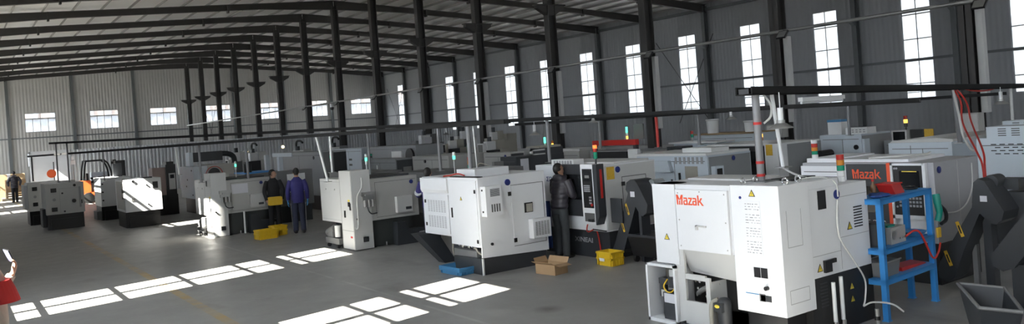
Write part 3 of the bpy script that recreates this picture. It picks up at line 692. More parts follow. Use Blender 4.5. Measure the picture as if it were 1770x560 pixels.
# ------------------------------------------------------------------ the two grey lathes in the same row
def grey_lathe(label, x, y, wcab, dcab, doc):
    m = thing('cnc_lathe', label, 'machine', (x, y, 0))
    cb = B(m, 'electrical_cabinet', GREYL, (0, 0, 0.02, wcab, dcab, 1.72), bevel=0.008)
    seam('F', [(0.02, 0.42, dcab-0.02, 0.42), (0.02, 0.05, 0.02, 1.7), (dcab-0.02, 0.05, dcab-0.02, 1.7)], 0).build('door_seam', SEAMD, cb)
    latch(cb, 'F', [(0.12, 0.72 if doc else 0.95), (0.42, 1.45 if doc else 0.78)], 0.0, 0.035, 0.15); latch(cb, 'F', [(0.17, 1.0)], 0.0, 0.05, 0.10)
    B(cb, 'warning_plate', YLAB, (-0.004, 0.13, 1.06, 0.001, 0.23, 1.10)); B(cb, 'red_label', RED, (-0.004, 0.1, 0.27, 0.001, 0.2, 0.31))
    B(cb, 'socket_cover', CHAR, (0.2, -0.02, 0.17, 0.32, 0.0, 0.28), (0.23, -0.03, 0.19, 0.30, -0.018, 0.26), bevel=0.003)
    MB().cyl((0.09, -0.02, 0.68), (0.09, 0.0, 0.68), 0.022).build('cable_gland', BLACK, cb)
    pn = B(m, 'rear_panel', GREYL, (0.03, dcab, 0.56, 0.4, dcab+1.2, 1.53), bevel=0.008)
    latch(pn, 'F', [(dcab+0.35, 1.3), (dcab+0.85, 1.3)], 0.03, 0.012, 0.03, STEEL)
    seam('F', [(dcab+0.05, 0.62, dcab+1.15, 0.62), (dcab+0.05, 1.47, dcab+1.15, 1.47)], 0.03).build('panel_seam', SEAMW, pn)
    bd = MB(); bd.box(wcab, 0.02, 0.60, 1.60, 1.85, 1.50); bd = bd.build('body', GREYP, m, bevel=0.01)
    seam('S', [(wcab+0.12, 1.42, 1.56, 1.42), (wcab+0.12, 0.7, wcab+0.12, 1.42), (wcab+0.12, 0.66, 1.5, 0.66)], 0.02, 0.008).build('panel_seam', SEAMD, bd)
    vb = B(bd, 'vent_box', GREYL, (1.02, -0.08, 0.71, 1.40, 0.02, 1.06), bevel=0.012)
    B(vb, 'label', CHAR, (1.23, -0.083, 0.76, 1.37, -0.079, 0.82))
    badge(bd, 'S', 1.36 if doc else 1.45, 1.36, 0.045, 0.02)
    if doc: B(bd, 'document', PAPER, (wcab+0.14, 0.014, 1.12, wcab+0.58, 0.021, 1.38), bevel=0)
    # air unit hanging on the side
    mb = MB(); ux = 0.22
    mb.box(ux, -0.07, 1.06, ux+0.26, -0.005, 1.14); mb.box(ux+0.05, -0.10, 1.14, ux+0.22, -0.01, 1.19)
    for k in range(3): mb.cyl((ux+0.05+0.09*k, -0.06, 0.92), (ux+0.05+0.09*k, -0.06, 1.07), 0.035)
    mb.box(ux-0.02, -0.05, 1.16, ux+0.3, 0.0, 1.24)
    au = mb.build('air_unit', STEEL, m)
    T(au, 'hose', CHAR, curve([(ux+0.1, -0.06, 0.92), (ux+0.12, -0.08, 0.82), (ux+0.2, -0.05, 0.76), (ux+0.34, 0.0, 0.76)]), 0.014)
    base = MB(); base.box(wcab+0.02, 0.10, 0.02, 1.45, 1.9, 0.62); base.box(0.15, 0.1, 0.0, wcab+0.1, 1.75, 0.08); base.build('base', DARKG, m)
    ct = MB(); ct.prism('y', [(0.95, 0.0), (1.75, 0.0), (1.75, 0.30), (1.25, 0.33), (1.18, 0.5), (0.98, 0.5)], -0.12, 0.1); ct = ct.build('chip_tank', CHAR, m, bevel=0.01)
    B(ct, 'label', SEAMW, (1.5, -0.124, 0.14, 1.66, -0.119, 0.24))
    mb = MB(); mb.cyl((wcab+0.3, 0.0, 0.02), (wcab+0.3, 0.0, 0.11), 0.02); mb.build('levelling_bolt', CHROME, m)
    # small hydraulic trolley part under the rear panel
    tk = B(m, 'oil_tank', TANK, (-0.06, dcab+0.08, 0.09, 0.3, dcab+0.85, 0.22), bevel=0.006)
    MB().cyl((-0.0, dcab+0.25, 0.25), (-0.0, dcab+0.25, 0.50), 0.07).build('filter', GREYL, tk)
    mb = MB(); mb.box(-0.03, dcab+0.5, 0.22, 0.2, dcab+0.8, 0.38); mb.cyl((0.05, dcab+0.9, 0.3), (0.05, dcab+0.5, 0.42), 0.09); mb.build('pump', TANK, tk)
    for yy in (dcab+0.18, dcab+0.72): caster(tk, -0.03, yy, 0.045)
    B(m, 'roof_tray', CHAR, (wcab+0.1, 0.3, 1.50, 1.55, 1.8, 1.53))
    return m
m3 = grey_lathe('grey lathe with a bare side panel and a white hose, beside the white lathe', 7.06, 16.25, 0.44, 0.64, False)
T(m3, 'white_hose', CLEARH, curve([(0.24, -0.02, 1.56), (0.22, -0.04, 1.35), (0.10, -0.05, 1.15), (0.09, -0.05, 0.8), (0.08, -0.05, 0.52), (0.03, -0.03, 0.47)]), 0.016)
tower(m3, 0.62, 0.5, 1.53, [LWHT, ONGRN, LWHT], r=0.028, h=0.08, pole=0.28, poleM=LWHT)
m2 = grey_lathe('grey lathe with a white sheet stuck on its side, near the yellow crates', 5.76, 22.5, 0.41, 0.66, True)
tower(m2, 0.95, 0.9, 1.53, [LWHT, ONGRN, LWHT], r=0.028, h=0.08, pole=0.22, poleM=LWHT)
T(m2, 'drain_pipe', LWHT, [(0.82, -0.04, 0.02), (0.82, -0.04, 0.62)], 0.025)

# ------------------------------------------------------------------ small square machines in the far part of the row
def square_machine(name, label, x, y, w, d, side, lit):
    m = thing(name, label, 'machine', (x, y, 0))
    B(m, 'body', GREYL if not lit else WHITE, (0, 0, 0.52, w, d, 1.56), bevel=0.012)
    B(m, 'base', BLACK, (0.03, 0.3 if lit else 0.12, 0.0, w-0.03, d-0.05, 0.54), (0.12, 0.2 if lit else 0.05, 0, w-0.2, d*0.5, 0.36), bevel=0.01)
    return m
m = square_machine('grinding_machine', 'grey square machine on a black base, nearest of the pair by the yellow line', 2.66, 31.4, 1.16, 1.5, 0, False)
for z in (0.62, 1.27): B(m, 'vent_grille', BLACK, (0.16, -0.012, z, 0.33, 0.005, z+0.14), bevel=0.004)
MB().cyl((0.25, -0.015, 1.02), (0.25, 0, 1.02), 0.05).build('round_plate', SEAMW, m)
seam('S', [(0.42, 1.38, 1.04, 1.38), (0.42, 0.56, 0.42, 1.38), (1.06, 0.7, 1.0, 1.4)], 0).build('door_seam', SEAMW, m)
mb = MB()
for x_, z_, r in ((0.5, 1.22, 0.03), (0.84, 0.93, 0.065), (0.88, 1.46, 0.045), (0.54, 0.6, 0.03)): mb.cyl((x_, -0.02, z_), (x_, 0.002, z_), r)
mb.build('knob', BLACK, m); B(m, 'handle', BLACK, (1.06, -0.02, 0.82, 1.09, 0.0, 0.95))
B(m, 'roof_box', STEEL, (0.5, 0.3, 1.56, 0.95, 0.8, 1.63), bevel=0.01); B(m, 'side_tank', CHAR, (-0.1, 0.3, 0.1, 0.02, 1.1, 0.72), bevel=0.02)
m = square_machine('grinding_machine', 'grey square machine half hidden behind its twin, beside the white panel', 2.38, 34.6, 1.1, 1.4, 0, False)
for z in (0.7, 1.27): B(m, 'vent_grille', BLACK, (0.14, -0.012, z, 0.30, 0.005, z+0.14), bevel=0.004)
MB().cyl((0.22, -0.015, 1.05), (0.22, 0, 1.05), 0.05).build('round_plate', SEAMW, m); B(m, 'side_door', WHITE, (-0.12, 0.1, 0.6, 0.0, 1.2, 1.5), bevel=0.01)
m = square_machine('grinding_machine', 'white square machine on a black base striped by sunlight', 4.62, 28.45, 1.1, 1.7, 0, True)
B(m, 'viewing_window', BLACK, (0.84, -0.015, 1.22, 1.0, 0.005, 1.44), bevel=0.004)
mb = MB()
for x_, z_, r in ((0.26, 1.5, 0.04), (0.66, 1.35, 0.025), (0.68, 0.72, 0.025)): mb.cyl((x_, -0.02, z_), (x_, 0.002, z_), r)
mb.build('knob', BLACK, m)
B(m, 'label_holder', STEEL, (0.18, -0.01, 0.86, 0.29, 0.001, 0.96)); B(m, 'door_handle', BLACK, (-0.05, 0.25, 0.95, 0.0, 0.32, 1.45), bevel=0.01); B(m, 'side_door', GREYP, (-0.01, 0.1, 0.6, 0.01, 1.5, 1.5), bevel=0.004)
B(m, 'column_head', CHAR, (0.02, 0.3, 1.56, 0.9, 0.5, 1.60))
m = square_machine('grinding_machine', 'white square machine partly hidden behind the sun striped one', 4.55, 32.9, 1.0, 1.6, 0, True)
mb = MB()
for z_ in (0.75, 1.05, 1.35): mb.cyl((0.06, -0.02, z_), (0.06, 0.002, z_), 0.03)
mb.build('knob', BLACK, m); B(m, 'tall_column', CHAR, (0.55, 0.6, 1.56, 0.85, 0.9, 2.05), bevel=0.02); B(m, 'side_tank', TANK, (-0.15, 0.2, 0.05, 0.0, 1.0, 0.35), bevel=0.02)
m = thing('control_console', 'dark tall control column with a pale keypad, right of the sun striped machine', 'machine', (6.32, 32.3, 0))
B(m, 'cabinet', mat('dusty_pink_panel', (0.36, 0.27, 0.25), 0.5), (-0.1, 0, 0.75, 0.35, 0.7, 1.78), bevel=0.01); B(m, 'column', BLACK, (0.35, -0.1, 0.6, 0.70, 0.6, 1.88), (0.4, 0.0, 1.88, 0.66, 0.5, 1.98), bevel=0.02)
kp = B(m, 'control_panel', GREYL, (0.44, -0.14, 0.95, 0.66, -0.09, 1.55), bevel=0.008); B(kp, 'screen', SCREEN, (0.48, -0.145, 1.36, 0.62, -0.139, 1.5))
B(m, 'base', BLACK, (-0.15, 0.0, 0.0, 0.75, 0.9, 0.75), bevel=0.01)
m = thing('cnc_lathe', 'pale blue-white lathe with a rounded dark end cap behind the sunlit cabinet', 'machine', (7.35, 30.9, 0))
B(m, 'body', COOLW, (0, 0.05, 0.56, 0.5, 2.1, 1.74), bevel=0.01); B(m, 'side_body', GREYP, (0.5, 0.0, 0.6, 1.45, 2.0, 1.76), bevel=0.01)
mb = MB()
for y_, z_ in ((0.3, 0.7), (0.3, 1.6), (1.0, 1.25), (1.2, 1.0)): mb.cyl((-0.015, y_, z_), (0, y_, z_), 0.03)
mb.build('knob', BLACK, m)
MB().cyl((0.72, -0.06, 1.45), (0.72, 0.01, 1.45), 0.2, n=24).build('end_cap', CHAR, m); MB().torus((0.72, -0.03, 1.4), 0.3, 0.012, 'y').build('red_hose', REDHOSE, m)
B(m, 'base', BLACK, (0.1, 0.15, 0, 1.4, 1.9, 0.58), bevel=0.01)
hd = B(m, 'chip_box', CHAR, (0.1, 0.5, 1.9, 1.2, 0.9, 2.25), bevel=0.02); B(hd, 'end_plate', COOLW, (-0.02, 0.45, 1.76, 0.12, 0.95, 2.27)); T(hd, 'duct', CHAR, curve([(1.1, 0.7, 2.15), (1.45, 0.7, 2.12), (1.65, 0.7, 2.0), (1.7, 0.7, 1.76)]), 0.10, 12)

# ------------------------------------------------------------------ second row: the machine with the worker, and the red striped one
m = thing('cnc_lathe', 'white lathe with a dark sliding door and tall control panel, worker in front', 'machine', (9.28, 10.62, 0))
mb = MB(); mb.box(0, 0, 0.50, 1.25, 1.95, 1.66); mb.build('body', WHITE, m, bevel=0.01)
B(m, 'side_panel', GREYL, (0.03, -0.008, 0.52, 1.23, 0.002, 1.64))
B(m, 'base', CHAR, (0.10, 0.06, 0.0, 1.2, 1.9, 0.51), bevel=0.01)
text(m, 'base_lettering', SEAMW, 'XINEAI', 0.5, 0.085, (0.10, 1.02, 0.26), 'F', 0.01)
lp = B(m, 'left_panel', WHITE, (-0.02, 1.16, 0.85, 0.01, 1.75, 1.60), bevel=0.006)
text(lp, 'panel_lettering', NAVY, '\u03a3\u03a0A', 0.26, 0.085, (-0.02, 1.60, 1.36), 'F', 0.01)
sd = B(m, 'sliding_door', CHAR, (-0.05, 0.40, 0.75, 0.01, 1.15, 1.68), bevel=0.01)
B(sd, 'door_window', SCREEN, (-0.054, 0.55, 1.05, -0.049, 1.05, 1.5))
cp = MB(); cp.prism('x', [(0.06, 0.64), (0.42, 0.64), (0.42, 1.69), (0.06, 1.69)], -0.16, 0.0); cp = cp.build('control_panel', WHITE, m, bevel=0.01)
mb = MB(); mb.prism('x', [(-0.02, 0.80), (0.06, 0.64), (0.08, 0.64), (0.08, 1.69), (-0.02, 1.69)], -0.17, 0.0); mb.build('side_fairing', CHAR, cp, bevel=0.006)
B(cp, 'orange_stripe', RED, (-0.10, -0.025, 1.10, -0.05, -0.019, 1.6))
B(cp, 'keyboard_panel', BLACK, (-0.168, 0.11, 0.93, -0.159, 0.37, 1.61)); B(cp, 'screen', SCREEN, (-0.171, 0.15, 1.40, -0.167, 0.33, 1.57)); B(cp, 'display', DISP, (-0.173, 0.18, 1.45, -0.17, 0.3, 1.50))
mb = MB()
for r in range(4):
    for c in range(5): mb.box(-0.174, 0.18+0.034*c, 1.21+0.032*r, -0.167, 0.205+0.034*c, 1.233+0.032*r)
for r in range(3):
    for c in range(2): mb.box(-0.174, 0.16+0.034*c, 1.0+0.05*r, -0.167, 0.185+0.034*c, 1.03+0.05*r)
mb.build('key', KEYS, cp)
MB().cyl((-0.18, 0.15, 0.985), (-0.165, 0.15, 0.985), 0.025).build('red_button', RED, cp)
B(cp, 'shelf_recess', SEAMD, (-0.165, 0.11, 0.69, -0.159, 0.37, 0.84)); B(cp, 'mouse', BLACK, (-0.19, 0.14, 0.69, -0.165, 0.26, 0.74), bevel=0.01)
tower(m, -0.06, 0.10, 1.68, [LGRN, LGRN, LRED, ONRED], r=0.036, h=0.06, pole=0.10, poleM=BLACK)
B(m, 'notice', OLAB, (0.07, -0.012, 1.40, 0.25, -0.006, 1.62)); badge(m, 'S', 0.33, 1.56, 0.055, -0.008)
seam('S', [(0.42, 1.42, 1.0, 1.42), (0.42, 0.8, 0.42, 1.42), (1.0, 1.2, 1.0, 1.42)], -0.008, 0.012).build('hatch_seam', SEAMD, m)
latch(m, 'S', [(0.44, 1.30)], -0.008, 0.04, 0.07)
rb = B(m, 'roof_vent', LWHT, (0.05, 0.85, 1.66, 0.3, 1.5, 1.76), bevel=0.006); slots('F', [(0.9+0.08*k, 1.68, 0.95+0.08*k, 1.74) for k in range(7)], 0.05).build('vent_slot', SEAMW, rb)
B(m, 'roof_cover', GREYL, (0.35, 0.1, 1.66, 1.2, 1.8, 1.69), bevel=0.004)
T(m, 'red_hose', REDHOSE, curve([(-0.06, 0.40, 0.70), (-0.10, 0.42, 0.55), (-0.03, 0.47, 0.48), (0.02, 0.3, 0.5), (0.09, 0.3, 0.1)]), 0.012)
T(m, 'air_pipe', BLACK, [(-0.02, 0.35, 0.53), (-0.02, 0.0, 0.52)], 0.012)
k_ = 0.955
cv = conveyor(m, 0.14, 0.46, [(0.02, 0.23), (0.05, 0.16), (-0.12, 0.12), (-0.25, 0.2), (-0.62, 1.0), (-0.75, 1.08), (-0.72, 1.25), (-0.55, 1.28), (-0.45, 1.2), (-0.05, 0.35)],
     [(-0.42, 1.24), (-0.45, 1.36), (-0.55, 1.41), (-0.66, 1.40), (-0.72, 1.33), (-0.92, 1.0), (-0.88, 0.86), (-0.78, 0.80), (-0.72, 0.84)], [(-0.40, 0.9), (-0.26, 0.6)])
B(cv, 'serial_label', PAPER, (0.106, -0.63, 1.12, 0.112, -0.53, 1.21)); mb = MB(); mb.box(0.5, -1.05, 1.0, 0.8, -0.6, 1.22); mb.cyl((0.65, -0.75, 1.32), (0.4, -0.75, 1.32), 0.07); mb.build('motor', MIDG, cv)
PR(cv, 'support_leg', CHAR, 'x', [(-0.66, 0.02), (-0.60, 0.02), (-0.60, 1.0), (-0.66, 1.0)], 0.2, 0.4); B(cv, 'cross_tube', CHAR, (0.2, -1.15, 0.36, 0.26, -0.55, 0.40)); B(m, 'chip_flap', CHAR, (0.10, -0.30, 0.66, 0.13, -0.02, 1.08))
# chip bin of that machine
m = thing('chip_bin', 'black chip bin on casters under the conveyor, behind the yellow crate', 'bin', (9.42, 9.58, 0))
mb = MB(); lo = [(0.04, 0.06, 0.11), (0.46, 0.06, 0.11), (0.46, 0.62, 0.11), (0.04, 0.62, 0.11)]; hi = [(0, 0, 0.46), (0.5, 0, 0.46), (0.5, 0.7, 0.46), (0, 0.7, 0.46)]
mb.hexa(lo, hi); mb.build('body', BLACK, m); mb = MB()
for b_ in ((-0.01, -0.01, 0.44, 0.02, 0.71, 0.48), (0.48, -0.01, 0.44, 0.51, 0.71, 0.48), (-0.01, -0.01, 0.44, 0.51, 0.02, 0.48), (-0.01, 0.68, 0.44, 0.51, 0.71, 0.48)): mb.box(*b_)
mb.build('rim', CHAR, m)
for x_, y_ in ((0.08, 0.1), (0.42, 0.1), (0.08, 0.58), (0.42, 0.58)): caster(m, x_, y_, 0.055)
# machine with the red stripe
m = thing('cnc_lathe', 'black fronted lathe with orange wordmark, red stripe and screen, behind the blue rack', 'machine', (10.4, 5.48, 0))
B(m, 'body', mat('pale_metal_paint', (0.38, 0.38, 0.40), 0.4, var=0.04), (0.02, 0.0, 0.55, 1.18, 1.95, 1.60), bevel=0.01)
B(m, 'base', BLACK, (0.08, 0.03, 0.0, 1.15, 1.9, 0.56), bevel=0.01)
fr = B(m, 'front_door', CHAR, (-0.02, 0.62, 0.55, 0.03, 1.22, 1.585), bevel=0.008)
B(fr, 'door_window', SCREEN, (-0.026, 0.72, 0.92, -0.019, 1.15, 1.28), bevel=0.003)
wordmark(fr, ORANGE, 0.43, 0.13, (-0.02, 1.13, 1.385), 'orange lettering Mazak')
text(fr, 'model_lettering', LWHT, 'QTE-200', 0.46, 0.06, (-0.02, 1.14, 0.76), 'F', 0.02)
B(m, 'red_stripe', ORANGE, (-0.025, 0.555, 0.5, 0.03, 0.62, 1.60), bevel=0.004)
op = MB(); op.box(-0.05, 0.08, 0.62, 0.02, 0.12, 1.60); op.box(-0.05, 0.525, 0.62, 0.02, 0.555, 1.60); op.box(-0.05, 0.10, 1.57, 0.02, 0.555, 1.60); op.box(-0.05, 0.10, 0.86, 0.02, 0.555, 0.91); op.box(-0.05, 0.10, 0.60, 0.02, 0.555, 0.64); op.box(0.0, 0.10, 0.62, 0.02, 0.555, 1.60)
op = op.build('operator_panel', WHITE, m, bevel=0.004)
sc_ = B(op, 'screen_surround', BLACK, (-0.03, 0.12, 0.91, 0.0, 0.525, 1.57)); B(sc_, 'screen', SCREEN, (-0.035, 0.17, 1.22, -0.029, 0.44, 1.50)); B(sc_, 'screen_line', SCRL, (-0.037, 0.20, 1.485, -0.034, 0.40, 1.495))
mb = MB()
for y_, z_ in ((0.50, 1.53), (0.47, 1.53), (0.49, 1.02), (0.40, 0.955), (0.36, 0.955)): mb.cyl((-0.04, y_, z_), (-0.028, y_, z_), 0.014, n=10)
for r in range(3):
    for c in range(7): mb.box(-0.034, 0.16+c*0.045, 1.02+r*0.05, -0.029, 0.19+c*0.045, 1.05+r*0.05)
mb.build('key', KEYS, sc_)
badge(m, 'S', 0.14, 1.50, 0.045, 0.0)
seam('S', [(0.62, 0.58, 0.62, 1.58)], 0.0, 0.012).build('side_seam', GREYL, m)
B(m, 'roof_step', WHITE, (0.1, 1.45, 1.60, 1.1, 1.93, 1.66), (0.15, 0.4, 1.60, 1.1, 1.45, 1.64), bevel=0.008)
B(m, 'left_cover', WHITE, (-0.03, 1.22, 0.55, 0.05, 1.95, 1.56), bevel=0.01); slots('F', [(1.27, 1.40, 1.9, 1.41), (1.27, 1.47, 1.9, 1.48)], -0.03).build('cover_seam', SEAMD, m)
tower(m, 0.15, 1.82, 1.60, [LWHT, LWHT, LGRN, LAMB, LRED, LWHT], r=0.045, h=0.055, pole=0.005)
T(m, 'white_cable', CLEARH, curve([(0.95, -0.03, 1.52), (0.92, -0.03, 1.2), (0.75, -0.03, 1.0), (0.5, -0.03, 0.92), (0.2, -0.03, 0.93)]), 0.009)
T(m, 'roof_cable', CLEARH, curve([(0.2, 1.0, 1.65), (0.4, 0.7, 1.66), (0.75, 0.5, 1.66), (1.1, 0.6, 1.66)]), 0.014)
cv = conveyor(m, -0.10, 0.24, [(-0.02, 0.25), (-0.04, 0.14), (-0.14, 0.09), (-0.23, 0.16), (-0.36, 0.50), (-0.58, 0.98), (-0.66, 1.0), (-0.62, 1.2), (-0.52, 1.2), (-0.50, 1.06), (-0.07, 0.36)],
     [(-0.52, 1.12), (-0.55, 1.37), (-0.61, 1.42), (-0.68, 1.39), (-0.88, 1.03), (-0.85, 0.92), (-0.78, 0.87), (-0.71, 0.88), (-0.60, 1.0)], [(-0.34, 0.78), (-0.17, 0.40)])
B(cv, 'serial_label', PAPER, (-0.136, -0.70, 1.14, -0.131, -0.62, 1.21)); mb = MB(); mb.cyl((0.30, -0.66, 1.36), (0.08, -0.66, 1.36), 0.085, n=18); mb.box(0.25, -0.90, 1.25, 0.5, -0.66, 1.38); mb.build('motor', CHAR, cv)
B(cv, 'discharge_box', CHAR, (0.27, -1.3, 0.88, 1.0, -0.72, 1.22), bevel=0.01); warn(cv, 'F', -0.96, 1.23, 0.12, 0.40)
mb = MB(); mb.box(0.1, -0.62, 0.02, 0.24, -0.52, 0.95); mb.cyl((0.2, -0.85, 0.80), (0.9, -0.85, 0.80), 0.025); mb.build('support_leg', CHAR, cv)
B(cv, 'white_leg', TANK, (0.16, -0.40, 0.02, 0.22, -0.34, 0.55))
# ------------------------------------------------------------------ machines further back
def back_machine(label, x, y, w, d, h, col, facing='rear', name='cnc_lathe', basez=0.5, side=None, detail=()):
    """generic enclosure: body, dark base, side panel towards the viewer, joints"""
    m = thing(name, label, 'machine', (x, y, 0))
    B(m, 'body', col, (0, 0, basez, w, d, h), bevel=0.012)
    B(m, 'base', CHAR, (0.06, 0.06, 0, w-0.06, d-0.06, basez+0.02), bevel=0.01)
    if side: B(m, 'side_panel', side, (0.03, -0.012, basez+0.04, w-0.03, 0.004, h-0.04), bevel=0.004)
    seam('F', [(d*0.45, basez+0.06, d*0.45, h-0.12), (0.08, h-0.12, d-0.08, h-0.12)], 0, 0.012).build('panel_seam', SEAMD, m)
    return m
# pale machine with louvres and a beige window (third row)
m = back_machine('blue-white lathe with a beige window and a louvre band, grey side panel', 12.65, 11.25, 1.35, 2.05, 1.56, COOLW, side=MIDG)
PR(m, 'raised_cover', COOLW, 'x', [(0.95, 1.22), (1.75, 1.22), (1.70, 1.46), (1.02, 1.46)], -0.10, 0.02, bevel=0.01)
B(m, 'beige_window', BEIGE, (-0.012, 0.28, 0.98, 0.004, 0.62, 1.34), bevel=0.003); B(m, 'roof_edge', LWHT, (-0.05, -0.02, 1.56, 1.3, 2.1, 1.61), bevel=0.006)
slots('F', [(0.12+0.12*k, 1.39, 0.18+0.12*k, 1.53) for k in range(7)], 0, 0.006).build('louvre', SEAMW, m)
latch(m, 'F', [(0.02, 1.1), (1.02, 1.02)], 0, 0.02, 0.08); B(m, 'door_handle', BLACK, (-0.03, 0.76, 0.95, 0.0, 0.80, 1.2), bevel=0.004)
B(m, 'meter_box', COOLW, (0.08, -0.12, 0.95, 0.34, 0.0, 1.33), bevel=0.008); B(m, 'meter', BLACK, (0.13, -0.125, 1.08, 0.29, -0.119, 1.28)); badge(m, 'S', 0.78, 1.45, 0.05, -0.012); warn(m, 'S', 1.0, 0.95, 0.13, -0.014)
B(m, 'roof_box', LWHT, (0.25, 0.1, 1.61, 0.8, 0.9, 1.70), bevel=0.006)
# its neighbour with screens
m = back_machine('dark fronted lathe with a white control post bearing an ochre notice', 15.7, 11.75, 1.55, 2.3, 1.56, MIDG, side=MIDG)
B(m, 'front_door', BLACK, (-0.03, 0.42, 0.6, 0.02, 1.9, 1.54), bevel=0.01); mb = MB(); mb.box(-0.05, 0.6, 1.15, -0.03, 1.2, 1.42); mb.build('screen', SCREEN, m)
cp = B(m, 'control_post', WHITE, (-0.14, -0.03, 0.6, 0.2, 0.34, 1.60), bevel=0.01); B(cp, 'notice', OLAB, (-0.146, 0.12, 1.33, -0.139, 0.30, 1.58))
B(m, 'roof_plate', LWHT, (0.0, 0.0, 1.56, 1.5, 2.2, 1.60), bevel=0.006); tower(m, 0.3, 0.75, 1.60, [LAMB, ONAMB], r=0.04, h=0.08, pole=0.06)
MB().cyl((1.1, -0.25, 1.25), (1.55, -0.25, 1.25), 0.09).build('motor', BLACK, m)
# long pale machines on the right
m = back_machine('blue-white lathe with a round knob, behind the lathe with the ochre notice', 18.4, 11.4, 1.3, 1.15, 1.62, COOLW, side=MIDG)
B(m, 'side_box', COOLW, (0.02, -0.06, 0.8, 0.25, 0.0, 1.5), bevel=0.006); MB().cyl((-0.03, 0.15, 1.3), (0, 0.15, 1.3), 0.06).build('knob', BLACK, m)
B(m, 'roof_box', LWHT, (0.1, -0.1, 1.62, 0.5, 0.48, 1.78), bevel=0.006)
slots('F', [(-0.05+0.1*k, 1.66+0.05*r, 0.01+0.1*k, 1.685+0.05*r) for k in range(5) for r in range(2)], 0.1).build('vent_slot', SEAMW, m)
mj = thing('storage_tub', 'white translucent tub with a blue lid on a pale machine roof', 'tub', (18.55, 12.02, 1.62))
B(mj, 'body', LWHT, (0, 0, 0, 0.3, 0.38, 0.32), bevel=0.02); B(mj, 'lid', BLUEB, (-0.01, -0.01, 0.32, 0.31, 0.39, 0.38), bevel=0.015)
m = back_machine('long blue-white lathe with a sloping grey roof, behind the red striped lathe', 15.45, 7.75, 2.6, 1.25, 1.56, COOLW, basez=0.5)
mb = MB(); mb.prism('x', [(0, 1.56), (1.25, 1.56), (1.2, 1.60), (0.3, 1.64), (0.0, 1.61)], 0.05, 2.6); mb.build('roof', GREYL, m)
seam('F', [(0.05, 1.27, 0.8, 1.27), (0.8, 0.6, 0.8, 1.5), (0.2, 0.6, 0.2, 1.27)], 0, 0.01).build('panel_seam', SEAMD, m)
MB().torus((-0.01, 0.95, 1.05), 0.055, 0.012, 'x').build('ring_handle', STEEL, m)
m = back_machine('grey lathe with a monitor and an amber signal lamp in the fourth row', 19.2, 10.0, 1.4, 1.3, 1.40, MIDG)
mo = B(m, 'monitor', GREYL, (-0.18, 0.6, 1.38, 0.0, 0.98, 1.65), bevel=0.01); B(mo, 'screen', SCREEN, (-0.185, 0.64, 1.41, -0.179, 0.94, 1.62))
B(m, 'black_panel', BLACK, (-0.1, 0.25, 1.35, 0.0, 0.55, 1.66)); B(m, 'notice', OLAB, (-0.12, -0.02, 1.4, -0.1, 0.2, 1.66)); tower(m, 0.0, 0.7, 1.65, [BLACK, ONAMB, LRED], r=0.045, h=0.09, pole=0.08, poleM=BLACK)
m = back_machine('tall blue-white machine with rows of vent slots at the right edge', 13.75, 4.35, 1.5, 2.15, 1.71, COOLW)
slots('F', [(0.1+0.13*k+0.06*(r % 2), 1.45+0.05*r, 0.18+0.13*k+0.06*(r % 2), 1.465+0.05*r) for k in range(14) for r in range(4)], 0, 0.006).build('vent_slot', BLACK, m)
seam('F', [(1.45, 0.6, 1.45, 1.38), (0.2, 1.38, 1.45, 1.38)], 0, 0.008).build('door_seam', SEAMD, m)
vb = B(m, 'vent_box', COOLW, (0.02, 0.2, 1.71, 0.6, 2.0, 1.89), bevel=0.008); slots('F', [(0.5+0.2*k, 1.74+0.035*r, 0.62+0.2*k, 1.755+0.035*r) for k in range(7) for r in range(4)], 0.02).build('vent_slot', SEAMD, vb)
m = back_machine('pale machine with a slotted roof box, behind the tall right edge machine', 16.7, 4.9, 1.4, 2.6, 1.68, COOLW)
vb = B(m, 'vent_box', COOLW, (0.02, 0.9, 1.68, 0.6, 2.5, 1.86), bevel=0.008); slots('F', [(1.0+0.2*k, 1.71+0.035*r, 1.12+0.2*k, 1.725+0.035*r) for k in range(7) for r in range(4)], 0.02).build('vent_slot', SEAMD, vb)
# behind the worker's lathe
m = back_machine('charcoal lathe with a pale sheet on its side, behind the worker\'s lathe', 11.5, 16.35, 1.5, 0.7, 1.66, CHAR)
B(m, 'document', PAPER, (0.12, -0.012, 1.25, 0.36, 0.002, 1.60)); mb = MB(); mb.box(0.95, 0.02, 1.66, 1.5, 0.68, 1.82); mb.build('top_hood', CHAR, m, bevel=0.01)
mb = MB(); mb.box(0.5, 0.05, 1.66, 0.56, 0.1, 1.80); mb.box(0.5, 0.05, 1.76, 1.2, 0.1, 1.80); mb.box(0.5, 0.05, 1.66, 1.2, 0.1, 1.69); mb.build('hood_frame', GREYL, m)
tower(m, 1.3, 0.5, 1.8, [ONGRN, ONGRN], r=0.03, h=0.08, pole=0.12, poleM=LWHT); B(m, 'roof_guard', BEIGE, (0.8, 0.1, 1.82, 1.5, 0.65, 1.87), bevel=0.01)
m = back_machine('low dark grey lathe between the white lathe and the charcoal one', 9.85, 14.75, 0.7, 0.95, 1.53, TANK)
B(m, 'roof_pipe_box', TANK, (0.2, 0.4, 1.53, 0.45, 0.5, 1.66)); T(m, 'roof_hose', BEIGE, curve([(0.05, 0.9, 1.53), (0.05, 0.8, 1.64), (0.1, 0.65, 1.62), (0.2, 0.5, 1.55)]), 0.012)
m = back_machine('grey panelled lathe with a blue round badge and a dark screen unit above', 13.3, 19.2, 0.5, 1.4, 1.66, GREYP, side=CHAR); badge(m, 'F', 0.25, 1.55, 0.05, 0.0)
m = back_machine('light grey lathe top right of the charcoal hood', 14.3, 17.3, 1.0, 1.5, 1.6, GREYP); B(m, 'roof_box', GREYL, (0.1, 0.1, 1.6, 0.8, 1.2, 1.66), bevel=0.01)
tower(m, 0.1, 1.3, 1.6, [ONAMB, LAMB], r=0.03, h=0.08, pole=0.16)
m = back_machine('lathe with a dark opening and a red gantry bar', 14.4, 14.95, 0.9, 2.0, 1.58, MIDG, side=GREYP)
